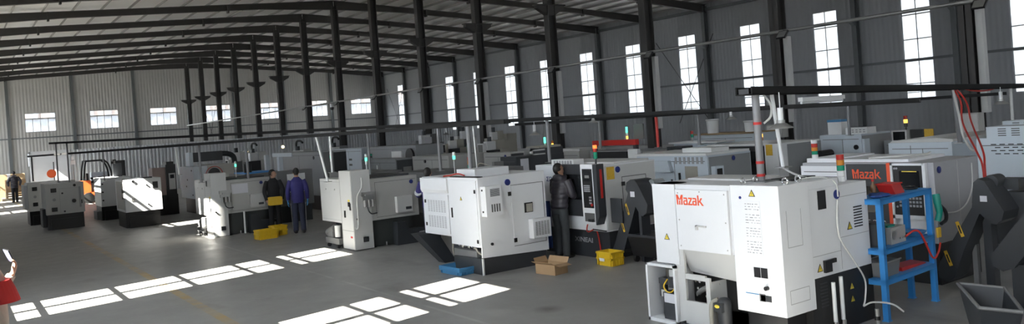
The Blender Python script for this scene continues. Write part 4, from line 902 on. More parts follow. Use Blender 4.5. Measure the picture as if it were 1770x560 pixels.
B(m, 'dark_opening', BLACK, (-0.03, 0.5, 0.9, 0.02, 1.8, 1.56)); g = B(m, 'gantry_bar', RED, (0.1, 0.3, 1.72, 0.22, 2.0, 1.86), bevel=0.01); B(m, 'gantry_post', CHAR, (0.1, 0.3, 1.58, 0.2, 0.4, 1.72), (0.1, 1.9, 1.58, 0.2, 2.0, 1.72))
B(m, 'monitor', LWHT, (-0.1, 0.05, 1.3, 0.0, 0.4, 1.62), bevel=0.01); tower(m, 0.1, 0.6, 1.86, [ONAMB, LWHT, ONGRN, ONGRN], r=0.03, h=0.08, pole=0.02); B(m, 'hanging_panel', TANK, (0.3, 0.2, 1.86, 0.34, 0.55, 2.25), bevel=0.01)
m = back_machine('narrow black box machine beside the red gantry lathe', 14.95, 14.1, 0.4, 0.5, 1.62, CHAR)
B(m, 'black_port', BLACK, (-0.015, 0.03, 1.4, 0.01, 0.35, 1.58))
m = back_machine('white flat roofed lathe with an unlit red lamp, in front of the buckets', 16.3, 14.15, 0.6, 1.5, 1.62, COOLW); B(m, 'roof_plate', LWHT, (-0.1, -0.1, 1.62, 0.6, 1.6, 1.66), bevel=0.006); tower(m, 0.2, 1.0, 1.67, [LGRN, LRED], r=0.04, h=0.09, pole=0.1)
m = back_machine('pale blue machine carrying two white buckets on its wooden roof board', 19.4, 15.4, 1.0, 2.4, 1.70, COOLW); B(m, 'roof_plate', WOOD, (-0.1, 0.0, 1.70, 1.0, 2.4, 1.74), bevel=0.006)
for i, (bx_, by_, lab) in enumerate(((19.7, 17.2, 'larger white plastic bucket on the machine roof'), (19.7, 15.8, 'smaller white bucket nearer the red banded post'))):
    r = 0.2 - 0.05*i
    bk = thing('bucket', lab, 'bucket', (bx_, by_, 1.74)); MB().lathe([(0, 0), (r*0.85, 0), (r, 2.1*r), (r*1.06, 2.1*r), (r*1.06, 2.2*r), (r*0.95, 2.2*r), (r*0.8, 0.02), (0, 0.02)]).build('body', LWHT, bk)
    MB().torus((0, 0, 2.0*r), r*1.05, 0.012).build('rim', GREYL, bk)
# row behind the grey lathes
m = back_machine('dark grey lathe with a small window, behind the green lamp', 11.75, 23.4, 0.72, 2.6, 1.62, MIDG, side=CHAR); B(m, 'window', DISP, (0.25, -0.02, 0.95, 0.55, -0.011, 1.35)); B(m, 'label', LWHT, (-0.012, 1.35, 1.2, 0.001, 1.42, 1.42)); B(m, 'handle', BLACK, (-0.03, 1.15, 0.9, 0, 1.2, 1.15)); tower(m, 0.05, 1.9, 1.62, [BLACK, LGRN], r=0.03, h=0.07, pole=0.05)
m = back_machine('grey panelled lathe with a single black knob, behind the seated head', 12.3, 21.0, 1.4, 2.3, 1.66, GREYP); m['label'] = 'grey panelled lathe with a single black knob, behind the dark haired worker'
MB().cyl((-0.03, 1.45, 1.5), (0, 1.45, 1.5), 0.05).build('knob', BLACK, m)
m = back_machine('big grey machine with a long flat panel and a pale strip along its top', 10.35, 26.0, 0.85, 5.0, 2.0, mat('slate_grey_paint', (0.30, 0.31, 0.32), 0.45)); B(m, 'top_strip', COOLW, (-0.03, 2.9, 1.86, 0.05, 5.05, 2.0), bevel=0.006); MB().cyl((-0.02, 0.8, 1.8), (0, 0.8, 1.8), 0.06).build('knob', BLACK, m)
B(m, 'side_cover', TANK, (0.02, -0.03, 0.6, 0.38, 0.01, 1.98), bevel=0.006); B(m, 'side_opening', BLACK, (0.38, -0.02, 0.6, 0.84, 0.01, 1.95)); m_ = B(m, 'blue_edge_post', COOLW, (-0.35, 4.85, 0.4, -0.2, 5.05, 1.95), bevel=0.01)
m = back_machine('blue-white panel machine with four small vents, behind the red hoses', 13.9, 30.7, 1.2, 2.9, 1.92, COOLW); mb = MB()
for r in range(2):
    for c in range(2): mb.box(-0.008, 1.0+0.9*c, 1.2+0.22*r, 0.001, 1.3+0.9*c, 1.28+0.22*r)
mb.build('vent', SEAMD, m); B(m, 'latch', BLACK, (-0.03, 2.5, 1.05, 0, 2.65, 1.2), bevel=0.005)
m = back_machine('plain grey machine wall right of the four vent machine', 14.05, 26.3, 1.15, 4.2, 1.95, MIDG); B(m, 'white_screen', LWHT, (-0.05, 1.1, 1.1, 0.0, 1.9, 1.75), bevel=0.006); MB().cyl((-0.08, 0.4, 1.55), (0.0, 0.4, 1.55), 0.3).build('round_cover', BLACK, m)
# vertical machining centres
def mill(label, x, y, h, col, cover, screen=False, arch=False, w=1.5, d=1.9):
    m = thing('machining_center', label, 'machine', (x, y, 0))
    B(m, 'base', CHAR, (0.0, 0.05, 0, w, d-0.05, 0.75), bevel=0.02)
    B(m, 'enclosure', col, (0.0, d*0.62, 0.75, w, d, h*0.86), (w*0.55, 0.0, 0.75, w, d, h*0.80), bevel=0.015)
    B(m, 'dark_cover', cover, (0.02, 0.02, 0.76, w*0.6, d*0.62, h*0.78), bevel=0.015)
    B(m, 'column', col, (w*0.55, d*0.25, h*0.78, w*0.95, d*0.65, h), bevel=0.015); B(m, 'spindle_head', LWHT, (w*0.12, d*0.32, h*0.72, w*0.55, d*0.58, h*0.98), bevel=0.02)
    MB().cyl((w*0.33, d*0.45, h*0.98), (w*0.33, d*0.45, h*1.08), 0.09).build('spindle_motor', CHAR, m)
    p = B(m, 'control_pendant', LWHT if screen else col, (-0.25, 0.05, 1.1, -0.12, 0.5, 1.75), bevel=0.01); B(p, 'screen', DISP if screen else SCREEN, (-0.256, 0.1, 1.35, -0.249, 0.45, 1.7))
    if arch:
        T(m, 'cable_chain', BLACK, curve([(w*0.4, d*0.75, h*0.86), (w*0.4, d*0.75, h*1.12), (w*0.4, d*0.6, h*1.2), (w*0.4, d*0.25, h*1.2), (w*0.4, d*0.05, h*1.16)]), 0.05, 8)
    return m
m = mill('machining centre with a cream cabinet and a green edge', 19.5, 33.0, 1.92, BEIGE, CHAR, w=0.9, d=0.8); B(m, 'green_edge', GREENP, (0.86, -0.02, 0.8, 0.93, 0.02, 1.6))
m = mill('machining centre with a long dark bed opening and a white notice', 19.9, 36.4, 2.25, TANK, BLACK, w=1.2, d=1.3); B(m, 'notice', PAPER, (0.1, -0.02, 1.78, 0.5, 0.0, 2.1))
m = mill('machining centre with a pale grey screen in a dark frame', 18.3, 27.9, 1.85, BEIGE, BLACK, True, w=1.0, d=1.0)
mill('white topped machining centre beside the white and grey posts', 23.9, 39.0, 2.3, GREYL, CHAR, w=0.9, d=1.0)
m = mill('machining centre with a tall beige rear cabinet', 20.1, 30.2, 2.2, BEIGE, CHAR, w=0.7, d=0.8); B(m, 'rear_cabinet', BEIGE, (0.7, 0.0, 0.2, 1.25, 0.8, 2.05), bevel=0.01)
mill('machining centre with a cable chain arch rising behind the middle of the big grey machine', 13.3, 36.6, 1.98, GREYP, CHAR, arch=True, w=0.9, d=1.2)
mill('machining centre with a cable chain arch, left of the four vent panel machine', 14.6, 35.4, 2.02, MIDG, BLACK, arch=True, w=0.9, d=1.1)
mill('machining centre with a cream column, left of the big grey machine', 12.1, 39.6, 2.0, GREYL, BLACK, arch=True, w=0.9, d=1.2)
m = mill('small white tool head machine above the sheeted grey lathe', 10.9, 38.2, 2.1, GREYL, TANK, w=0.7, d=0.8)
m = back_machine('open dark machine with a blue tray behind the sheeted grey lathe', 7.6, 25.6, 1.3, 1.7, 1.50, TANK); B(m, 'blue_tray', BLUER, (0.05, 0.1, 1.50, 1.0, 1.3, 1.54)); B(m, 'side_post', COOLW, (1.12, 0.0, 0.5, 1.25, 0.2, 1.95), bevel=0.01)
mb = MB(); mb.cyl((0.2, 0.3, 1.5), (0.2, 0.3, 1.82), 0.12); mb.box(0.1, 0.2, 1.8, 0.3, 0.4, 1.88); mb.build('motor', BLACK, m)
m = back_machine('lathe control face with white panel in front of the blue jacketed worker', 7.75, 23.9, 1.1, 0.6, 1.55, TANK, name='control_cabinet'); B(m, 'white_panel', LWHT, (0.3, -0.03, 0.9, 0.85, 0.0, 1.45), bevel=0.01); m.location = (8.05, 23.9, 0)
m = back_machine('low dark grey lathe right of the blue jacketed worker', 8.6, 19.0, 1.1, 2.2, 1.50, TANK); tower(m, 0.0, 2.0, 1.5, [LWHT, ONGRN, LWHT], r=0.03, h=0.09, pole=0.3, poleM=LWHT)
m = back_machine('grey lathe hidden behind the bare grey one, dark top', 9.3, 16.8, 1.1, 1.6, 1.48, TANK)

# ------------------------------------------------------------------ pipe with floodlights, ducts, cable trays, hanging lamps
pz = 4.79
mb = MB(); mb.cyl((XM-0.32, -4, pz), (XM-0.32, FY[-1], pz), 0.055, n=10)
tag(mb.build('lighting_pipe', STEEL), 'long grey pipe running along the middle row of columns', 'pipe')
for i, y in enumerate(FY[3:13]):
    yy = y - 0.55 if i else y - 0.6
    lab = 'floodlight on the long pipe at the %s column from the near end' % nth(i)
    f = thing('floodlight', lab, 'floodlight', (XM-0.42, yy, pz-0.02), 0, 'floodlights on the long pipe')
    a = MB(); a.hexa([(-0.25, -0.17, -0.20), (-0.22, -0.17, -0.24), (-0.22, 0.17, -0.24), (-0.25, 0.17, -0.20)], [(-0.06, -0.17, 0.02), (-0.02, -0.17, -0.02), (-0.02, 0.17, -0.02), (-0.06, 0.17, 0.02)]); a.build('housing', BLACK, f)
    a = MB(); a.hexa([(-0.252, -0.14, -0.185), (-0.245, -0.14, -0.19), (-0.245, 0.14, -0.19), (-0.252, 0.14, -0.185)], [(-0.085, -0.14, 0.0), (-0.078, -0.14, -0.005), (-0.078, 0.14, -0.005), (-0.085, 0.14, 0.0)]); a.build('glass', DISP, f)
    B(f, 'bracket', CHAR, (-0.06, -0.02, -0.04, 0.06, 0.02, 0.03))
for i in range(5):
    y = FY[4+i]
    d = B(None, 'cable_duct', GREYL, (XM-0.02, y-0.34, 1.9, XM+0.16, y-0.17, pz-0.15), bevel=0.01)
    tag(d, 'pale square cable duct up the side of the %s middle column from the right' % nth(i), 'duct', 'cable ducts on the middle columns')
for i, (y, z0, z1) in enumerate(((FY[4], 1.3, 1.92), (FY[5], 1.45, 1.85))):
    e = thing('electrical_box', ('grey electrical box on the rightmost column under its duct', 'small grey electrical box on the second column from the right')[i], 'box', (XM-0.68, y-0.1, 0))
    B(e, 'box', GREYP, (0, -0.3, z0, 0.28, 0.3, z1), bevel=0.01); B(e, 'door', GREYL, (-0.012, -0.27, z0+0.03, 0.0, 0.27, z1-0.03), bevel=0.004); B(e, 'foot', CHAR, (0.1, -0.2, 0, 0.2, 0.2, z0))

TRAYM = mat('tray_steel', (0.022, 0.022, 0.022), 0.8, var=0.2, spec=0.2)
def tray(label, a, b, posts, w=0.16, h=0.07):
    """slotted cable tray between two points; posts = (fraction, foot height, radius, dx, dy)"""
    a, b = Vector(a), Vector(b); L = (b-a).length; ang = math.atan2(b.y-a.y, b.x-a.x); tilt = math.asin((b.z-a.z)/L)
    t = thing('cable_tray', label, 'cable tray', a)
    mb = MB(); u = (b-a).normalized(); s = Vector((-u.y, u.x, 0)).normalized()*(w/2); z = Vector((0, 0, h))
    def bar(p, q, t0, t1, z0, z1):
        mb.hexa([p+s*t0+z*z0, q+s*t0+z*z0, q+s*t1+z*z0, p+s*t1+z*z0], [p+s*t0+z*z1, q+s*t0+z*z1, q+s*t1+z*z1, p+s*t1+z*z1])
    o = Vector((0, 0, 0)); q = b-a
    bar(o, q, -1, 1, 0, 0.12); bar(o, q, -1, -0.85, 0, 1); bar(o, q, 0.85, 1, 0, 1)
    mb.build('channel', TRAYM, t)
    mb = MB(); bar(o, q, -0.6, 0.6, 0.15, 0.75); mb.build('cable_bundle', BLACK, t)
    for f, zf, r, m, dx, dy in posts:
        p = q*f
        pt = MB().cyl((p.x+dx, p.y+dy, zf-a.z), (p.x, p.y, p.z+0.02), r, n=10).build('post', m, t)
        MB().box(p.x+dx-0.07, p.y+dy-0.07, zf-a.z, p.x+dx+0.07, p.y+dy+0.07, zf-a.z+0.012).build('foot_plate', STEEL, pt)
    return t
ta = tray('long cable tray rising slightly to its far end above the grinding machines', (3.05, 32.6, 2.92), (12.1, 6.5, 2.37), [(0.012, 1.56, 0.025, GALV, 0, 0), (0.04, 1.56, 0.025, GALV, 0, -0.1), (0.755, 1.66, 0.035, GALV, 0, 0), (0.40, 1.5, 0.035, GALV, 0, 0), (0.57, 1.5, 0.03, GALV, 0, 0), (0.65, 1.56, 0.035, GALV, 0, 0)])
tbx = tray('lower cable tray over the row of lathes nearest the aisle', (2.72, 37.5, 2.52), (7.75, 11.2, 2.5), [(0.01, 1.56, 0.03, CHAR, 0, 0), (0.17, 1.56, 0.025, GALV, 0, 0), (0.565, 1.5, 0.03, GALV, 0, 0), (0.51, 1.72, 0.025, LWHT, 0.05, 0), (0.78, 1.5, 0.025, LWHT, 0.2, 0), (0.80, 1.72, 0.022, LWHT, 0, 0), (0.963, 1.63, 0.04, GALV, 0, 0), (0.968, 1.63, 0.012, LWHT, 0.03, 0), (0.30, 1.56, 0.022, GALV, 0, 0)])
tn = tray('near cable tray above the foreground lathe', (7.08, 5.72, 2.62), (18.2, 7.65, 2.47), [(0.022, 1.66, 0.042, GALV, 0, 0), (0.62, 1.62, 0.04, GALV, 0.1, 0), (0.055, 1.78, 0.022, LWHT, 0.05, -0.05), (0.93, 1.7, 0.03, GREYL, 0, 0)], 0.2, 0.09)
for z_ in (1.72, 1.86, 2.29):
    MB().cyl((0.2455, 0.0425, z_-2.62), (0.2455, 0.0425, z_-2.62+0.03), 0.046).build('red_tape', RED, tn)
MB().box(0.12, -0.10, 1.658-2.62, 0.37, 0.20, 1.675-2.62).build('base_plate', TANK, tn)
T(tn, 'white_hose', CLEARH, curve([(0.66, 0.06, 1.78-2.62), (0.67, 0.0, 1.74-2.62), (0.70, -0.1, 1.69-2.62), (0.62, -0.3, 1.66-2.62)]), 0.012)
T(tn, 'white_hose', CLEARH, curve([(0.42, 0.07, 0.0), (0.44, 0.0, -0.12), (0.36, -0.05, -0.25), (0.3, 0.0, -0.32)]), 0.012)
for k, (du, dz) in enumerate(((0, 0), (0.18, -0.02))):
    T(tn, 'red_hose', REDHOSE, curve([(6.85+du*0.3, 1.2, -0.02), (6.7+du, 1.0, -0.3), (5.9+du*1.5, 0.6, -0.62), (4.75+du, -0.12, -0.98), (4.62+du*0.3, -0.25, -1.2), (4.62+du*0.3, -0.25, -1.7)]), 0.014)
T(tn, 'white_hose', CLEARH, curve([(6.75, 1.15, -0.02), (6.85, 1.12, -0.5), (6.8, 1.05, -0.85), (6.3, 0.7, -1.05), (5.6, 0.3, -1.03)]), 0.02)
T(tn, 'red_cable', REDHOSE, curve([(7.0, 1.2, -0.02), (7.8, 1.35, -0.12), (8.8, 1.5, -0.14), (9.6, 1.65, -0.06)]), 0.016)
tr = tray('cable tray over the third row of pale machines', (13.0, 18.4, 2.42), (19.7, 8.6, 2.34), [(0.33, 1.6, 0.04, REDHOSE, -0.1, -0.1), (0.42, 1.6, 0.04, GALV, 0, 0), (0.62, 1.60, 0.035, GALV, -0.2, -0.1), (0.72, 1.62, 0.035, GALV, 0.0, 0.0), (0.2, 1.66, 0.04, GALV, 0, 0), (0.08, 1.6, 0.04, GALV, 0, 0)])
def lamp(label, x, y, ztop, zsh, r=0.13):
    l = thing('pendant_lamp', label, 'lamp', (x, y, zsh), 0, 'tin pendant lamps')
    MB().cyl((0, 0, 0.18), (0, 0, ztop-zsh), 0.006, n=6).build('cord', LWHT, l)
    MB().cyl((0, 0, 0.08), (0, 0, 0.22), 0.032).build('socket', LWHT, l); MB().cyl((0, 0, 0.015), (0, 0, 0.085), 0.045).build('neck', STEEL, l)
    MB().lathe([(0.045, 0.05), (0.06, 0.045), (r, 0.0), (r*1.02, -0.008), (r*0.98, -0.004), (0.055, 0.038), (0.04, 0.04)]).build('shade', STEEL, l)
lamp('tin pendant lamp on a long cord under the near cable tray', 7.52, 5.6, 2.63, 2.24)
lamp('small tin lamp behind the red banded post, under the third row tray', 14.6, 12.2, 2.40, 2.24)
lamp('tin pendant lamp over the charcoal lathe', 10.6, 14.3, 2.50, 2.21)
lamp('small tin pendant lamp hanging left of the red gantry bar', 13.6, 15.8, 2.40, 2.37)
lamp('tin pendant lamp over the machining centres', 14.8, 25.3, 2.55, 2.26, 0.16)
lamp('tin pendant lamp at the right edge above the slotted machine', 15.6, 6.9, 2.52, 2.22)
l = thing('tube_light', 'white fluorescent batten under the near cable tray', 'lamp', (8.95, 6.03, 2.48)); B(l, 'housing', LWHT, (-0.6, -0.03, 0.03, 0.6, 0.03, 0.08), bevel=0.006); MB().cyl((-0.58, 0, 0.015), (0.58, 0, 0.015), 0.014).build('tube', LWHT, l)
l.rotation_euler = (0, 0, 0.17)
lb = thing('work_lamp', 'small lit amber work bulb under the lower tray', 'lamp', (8.5, 24.5, 2.28)); MB().ball((0, 0, 0), 0.045).build('bulb', BULB, lb); MB().cyl((0, 0, 0.04), (0, 0, 0.42), 0.012).build('cord', BLACK, lb)
lb = thing('work_lamp', 'lit bell shaped work lamp over the big grey machine', 'lamp', (8.9, 29.5, 2.17)); MB().lathe([(0.03, 0.12), (0.06, 0.08), (0.16, 0.0), (0.14, 0.0), (0.03, 0.08)]).build('shade', LWHT, lb); MB().ball((0, 0, 0.03), 0.06).build('bulb', BULB, lb); MB().cyl((0, 0, 0.1), (0, 0, 0.45), 0.012).build('cord', LWHT, lb)
# wall box lights and cameras on the fourth middle column
cm = thing('security_camera', 'white dome camera beside a column, above the long pipe junction', 'camera', (XM-0.45, FY[11]+0.45, 4.4)); MB().cyl((0, 0, 0.0), (0, 0, 0.3), 0.12).build('mount', LWHT, cm); MB().ball((0, 0, 0), 0.14).build('dome', BLACK, cm); B(cm, 'arm', GREYL, (0, -0.05, 0.2, 0.4, 0.05, 0.3))

# ------------------------------------------------------------------ rack, hopper, crates, boxes
m = thing('tool_rack', 'blue steel rack between the foreground lathe and the red striped one', 'rack', (8.44, 5.06, 0), 0.06)
W_, D_, H_ = 1.24, 0.34, 1.36
for x_, y_ in ((0, 0), (W_-0.06, 0), (0, D_-0.06), (W_-0.06, D_-0.06)):
    B(m, 'leg', BLUER, (x_, y_, 0, x_+0.06, y_+0.06, H_), bevel=0.004); B(m, 'foot', BLUER, (x_-0.01, y_-0.01, 0, x_+0.07, y_+0.07, 0.012))
for z_ in (0.40, 0.74, H_-0.06):
    mb = MB(); mb.box(0, 0, z_, W_, 0.03, z_+0.06); mb.box(0, D_-0.03, z_, W_, D_, z_+0.06); mb.box(0, 0, z_, 0.03, D_, z_+0.06); mb.box(W_-0.03, 0, z_, W_, D_, z_+0.06); mb.box(0.0, 0.0, z_+0.045, W_, D_, z_+0.062)
    mb.build('shelf', BLUER, m, bevel=0.003)
def on_rack(name, label, cat, x, y, z): return thing(name, label, cat, (8.44+x*math.cos(0.06)-y*math.sin(0.06), 5.06+x*math.sin(0.06)+y*math.cos(0.06), z), 0.06)
t = on_rack('parts_box', 'open red plastic box tilted on the rack top', 'box', 0.52, 0.08, H_+0.002)
mb = MB(); mb.hexa([(0, 0, 0), (0.22, 0, 0), (0.22, 0.18, 0), (0, 0.18, 0)], [(-0.05, 0.02, 0.11), (0.17, 0.02, 0.11), (0.17, 0.2, 0.11), (-0.05, 0.2, 0.11)]); mb.build('body', RED, t, bevel=0.006); B(t, 'lid', RED, (-0.06, 0.0, 0.112, 0.18, 0.21, 0.125), bevel=0.003)
t = on_rack('bottle', 'small brown bottle behind the red box', 'bottle', 0.38, 0.27, H_+0.002); MB().lathe([(0, 0), (0.03, 0), (0.03, 0.11), (0.012, 0.14), (0.012, 0.16), (0, 0.16)]).build('glass', mat('brown_glass', (0.2, 0.09, 0.03), 0.2), t); MB().cyl((0, 0, 0.16), (0, 0, 0.185), 0.016).build('cap', RED, t)
t = on_rack('cloth_rag', 'crumpled dark blue rag on the rack top', 'cloth', 0.12, 0.15, H_+0.002); mb = MB(); random.seed(5)
for k in range(7): mb.ball((random.uniform(0, .26), random.uniform(-.08, .1), 0.018), random.uniform(.05, .09), random.uniform(.04, .07), 0.02)
mb.build('fold', BLUT, t)
t = on_rack('cable_coil', 'black cable and steel bits lying at the right end of the rack top', 'cable', 0.95, 0.18, H_+0.002); mb = MB(); mb.torus((0.1, 0, 0.014), 0.09, 0.011); mb.torus((0.13, 0.02, 0.03), 0.07, 0.011); mb.build('cable', BLACK, t); B(t, 'steel_bit', STEEL, (-0.14, -0.04, 0.0, -0.08, 0.03, 0.02))
t = on_rack('electric_motor', 'grey cast motor block with a red hose on the middle shelf', 'motor', 0.33, 0.07, 0.803)
mb = MB(); mb.box(0, 0, 0, 0.34, 0.2, 0.19); mb.build('block', GREYP, t, bevel=0.015); mb = MB(); mb.cyl((0.06, -0.01, 0.1), (0.06, 0.01, 0.1), 0.05); mb.build('dial', STEEL, t); B(t, 'cap', TEAL, (0.03, 0.05, 0.19, 0.2, 0.18, 0.21), bevel=0.008)
mb = MB(); 
for q in (0.2, 0.26, 0.31): mb.cyl((q, -0.012, 0.05), (q, 0.0, 0.05), 0.012, n=8)
mb.build('bolt', STEEL, t)
T(t, 'red_hose', REDHOSE, curve([(0.3, -0.02, 0.06), (0.42, -0.06, 0.11), (0.55, -0.08, 0.05), (0.75, -0.1, -0.25), (0.9, -0.1, -0.22), (1.02, -0.08, -0.12)]), 0.012)
t = on_rack('toolbox', 'dark narrow box at the left of the middle shelf', 'box', 0.1, 0.08, 0.803); B(t, 'body', CHAR, (0, 0, 0, 0.13, 0.22, 0.26), bevel=0.01); B(t, 'lid', BLACK, (-0.005, -0.005, 0.26, 0.135, 0.225, 0.28), bevel=0.004)
t = on_rack('enamel_basin', 'shallow blue basin at the right of the middle shelf', 'basin', 1.04, 0.17, 0.803); MB().lathe([(0, 0), (0.10, 0), (0.15, 0.06), (0.16, 0.06), (0.11, -0.0), (0.0, 0.008)]).build('bowl', BLUEB, t)
t = on_rack('wire_basket', 'grey mesh basket on the bottom shelf', 'basket', 0.08, 0.05, 0.463); mb = MB(); mb.hexa([(0.02, 0.02, 0), (0.36, 0.02, 0), (0.36, 0.22, 0), (0.02, 0.22, 0)], [(0, 0, 0.17), (0.38, 0, 0.17), (0.38, 0.24, 0.17), (0, 0.24, 0.17)]); mb.build('body', TANK, t); B(t, 'rim', STEEL, (-0.01, -0.01, 0.165, 0.39, 0.0, 0.18), (-0.01, 0.24, 0.165, 0.39, 0.25, 0.18))
t = on_rack('plastic_sheet', 'red and clear plastic sheet on the bottom shelf', 'sheet', 0.55, 0.08, 0.464); mb = MB(); mb.hexa([(0, 0, 0), (0.6, 0, 0), (0.6, 0.2, 0), (0, 0.2, 0)], [(0.03, 0.02, 0.035), (0.57, 0.01, 0.02), (0.58, 0.18, 0.03), (0.02, 0.19, 0.045)]); mb.build('sheet', RED, t)
t = thing('grinder_tool', 'green handheld grinder hanging at the right end of the blue rack', 'tool', (9.74, 5.12, 0.96))
T(t, 'handle', TEAL, curve([(0.0, -0.0, 0.32), (-0.01, -0.02, 0.2), (0.0, -0.03, 0.1), (-0.02, -0.01, 0.0)]), [0.045]*6+[0.04]*6+[0.035]*7, 12); T(t, 'grip_cable', BLACK, curve([(0.02, -0.02, 0.2), (0.10, -0.05, 0.1), (0.12, -0.04, 0.0), (0.02, -0.03, -0.04)]), 0.022); B(t, 'orange_tag', OLAB, (-0.05, -0.02, -0.2, 0.03, 0.0, -0.08))
# hopper cart at the right bottom corner
m = thing('chip_hopper', 'dark open chip hopper at the lower right corner', 'hopper', (8.12, 3.86, 0), 0)
hi = [(0.43, 0.47, 0.5), (-0.44, -0.15, 0.5), (-0.38, -0.5, 0.5), (0.47, 0.03, 0.5)]; lo = [(0.2, 0.25, 0.06), (-0.25, -0.08, 0.06), (-0.2, -0.3, 0.06), (0.24, 0.0, 0.06)]
mb = MB(); V_ = [mb.bm.verts.new(p) for p in lo+hi]
ins = [mb.bm.verts.new((p[0]*0.95, p[1]*0.95, p[2]+0.012)) for p in lo]
for q in ((3, 2, 1, 0), (0, 1, 5, 4), (1, 2, 6, 5), (2, 3, 7, 6), (3, 0, 4, 7)): mb.face([V_[i] for i in q])
mb.face(ins); h2 = [mb.bm.verts.new((p[0]*0.96, p[1]*0.96, p[2])) for p in hi]
for i in range(4): mb.face([ins[i], ins[(i+1) % 4], h2[(i+1) % 4], h2[i]]); mb.face([V_[4+i], V_[4+(i+1) % 4], h2[(i+1) % 4], h2[i]])
mb.build('tub', CHAR, m); mb = MB()
for i in range(4): mb.cyl(hi[i], hi[(i+1) % 4], 0.018, n=8)
mb.build('rim', TANK, m)
for x_, y_ in ((0.15, 0.15), (-0.18, -0.18), (0.18, 0.02), (-0.15, -0.08)): MB().cyl((x_, y_-0.02, 0.045), (x_, y_+0.02, 0.045), 0.045).build('caster', RUBBER, m)
m = thing('chip_conveyor', 'part of a dark conveyor with a rounded foot at the right edge', 'conveyor', (9.75, 4.0, 0))
PR(m, 'trough', CHAR, 'x', [(0.55, 0.58), (0.53, 0.47), (0.42, 0.42), (0.30, 0.47), (-0.3, 1.25), (-0.15, 1.5)], 0, 0.3, bevel=0.02)
mb = MB(); mb.prism('x', [(0.04, 0.9), (0.12, 0.98), (0.10, 1.06), (0.0, 0.98)], -0.005, 0.001); mb.build('warning_sticker', YLAB, m); mb = MB(); mb.box(0.05, -0.2, 0, 0.25, 0.35, 0.5); mb.build('stand', CHAR, m)
mp = thing('floor_post', 'short steel floor post with a hose beside the rack foot', 'post', (8.05, 4.95, 0)); MB().cyl((0, 0, 0), (0, 0, 0.24), 0.022).build('pipe', STEEL, mp); MB().cyl((0, 0, 0.12), (0, 0, 0.16), 0.03).build('clamp', BLACK, mp)

def crate(label, loc, rz, w, d, h, m, group=None):
    t = thing('plastic_crate', label, 'crate', loc, rz, group); k = 0.012
    mb = MB(); lo = lambda e: [(-w/2+0.02+e, -d/2+0.02+e), (w/2-0.02-e, -d/2+0.02+e), (w/2-0.02-e, d/2-0.02-e), (-w/2+0.02+e, d/2-0.02-e)]; hi = lambda e: [(-w/2+e, -d/2+e), (w/2-e, -d/2+e), (w/2-e, d/2-e), (-w/2+e, d/2-e)]
    a = [mb.bm.verts.new((x, y, 0)) for x, y in lo(0)]; b = [mb.bm.verts.new((x, y, h)) for x, y in hi(0)]; c = [mb.bm.verts.new((x, y, h)) for x, y in hi(k)]; e = [mb.bm.verts.new((x, y, k)) for x, y in lo(k)]
    mb.face(a[::-1]); mb.face(e)
    for i in range(4):
        j = (i+1) % 4; mb.face([a[i], a[j], b[j], b[i]]); mb.face([b[i], b[j], c[j], c[i]]); mb.face([c[i], c[j], e[j], e[i]])
    mb.build('body', m, t)
    mb = MB()
    for z in (h-0.035, h*0.45):
        q = 0.008
        mb.box(-w/2-q, -d/2-q, z, w/2+q, -d/2+0.004, z+0.03); mb.box(-w/2-q, d/2-0.004, z, w/2+q, d/2+q, z+0.03); mb.box(-w/2-q, -d/2-q, z, -w/2+0.004, d/2+q, z+0.03); mb.box(w/2-0.004, -d/2-q, z, w/2+q, d/2+q, z+0.03)
    for x in (-w*0.42, -w*0.14, w*0.14, w*0.42): mb.box(x-0.008, -d/2-0.008, 0.01, x+0.008, -d/2+0.01, h-0.02); mb.box(x-0.008, d/2-0.01, 0.01, x+0.008, d/2+0.008, h-0.02)
    for y in (-d*0.4, d*0.4): mb.box(-w/2-0.008, y-0.008, 0.01, -w/2+0.01, y+0.008, h-0.02); mb.box(w/2-0.01, y-0.008, 0.01, w/2+0.008, y+0.008, h-0.02)
    mb.build('rib', m, t)
    return t
c1 = crate('yellow plastic crate with a pale mark, on the floor by the conveyor', (9.06, 10.34, 0), 0, 0.28, 0.38, 0.235, YEL)
B(c1, 'pale_mark', LWHT, (-0.155, -0.02, 0.08, -0.147, 0.10, 0.13))
crate('yellow crate on the floor with torn pale labels, left of the pair', (6.60, 20.75, 0), 0.1, 0.50, 0.36, 0.24, YEL)
crate('plain yellow crate on the floor, right of the pair by the blue jacketed worker', (7.05, 21.15, 0), 0.1, 0.36, 0.36, 0.26, YEL)
crate('yellow crate held up against the dark clothed worker', (7.305, 22.0, 0.73), -0.25, 0.36, 0.24, 0.22, YEL)
crate('low blue plastic crate catching drips under the white lathe', (7.12, 12.05, 0), 0.05, 0.42, 0.62, 0.13, BLUEB)
m = thing('cardboard_box', 'open cardboard box on the floor at the worker\'s feet', 'box', (8.02, 10.62, 0), 0.15)
mb = MB()
for b_ in ((-0.15, -0.22, 0, 0.15, 0.22, 0.008), (-0.15, -0.22, 0, -0.143, 0.22, 0.17), (0.143, -0.22, 0, 0.15, 0.22, 0.17), (-0.15, -0.22, 0, 0.15, -0.213, 0.17), (-0.15, 0.213, 0, 0.15, 0.22, 0.17)): mb.box(*b_)
mb.build('body', CARD, m)
mb = MB(); mb.hexa([(-0.15, -0.22, 0.165), (-0.145, -0.22, 0.165), (-0.145, 0.22, 0.165), (-0.15, 0.22, 0.165)], [(-0.24, -0.22, 0.21), (-0.235, -0.22, 0.215), (-0.235, 0.22, 0.215), (-0.24, 0.22, 0.21)]); mb.build('flap', CARD, m)
mb = MB(); mb.hexa([(0.145, -0.22, 0.165), (0.15, -0.22, 0.165), (0.15, 0.22, 0.165), (0.145, 0.22, 0.165)], [(0.20, -0.22, 0.25), (0.205, -0.22, 0.25), (0.205, 0.22, 0.25), (0.20, 0.22, 0.25)]); mb.build('flap', CARD, m)
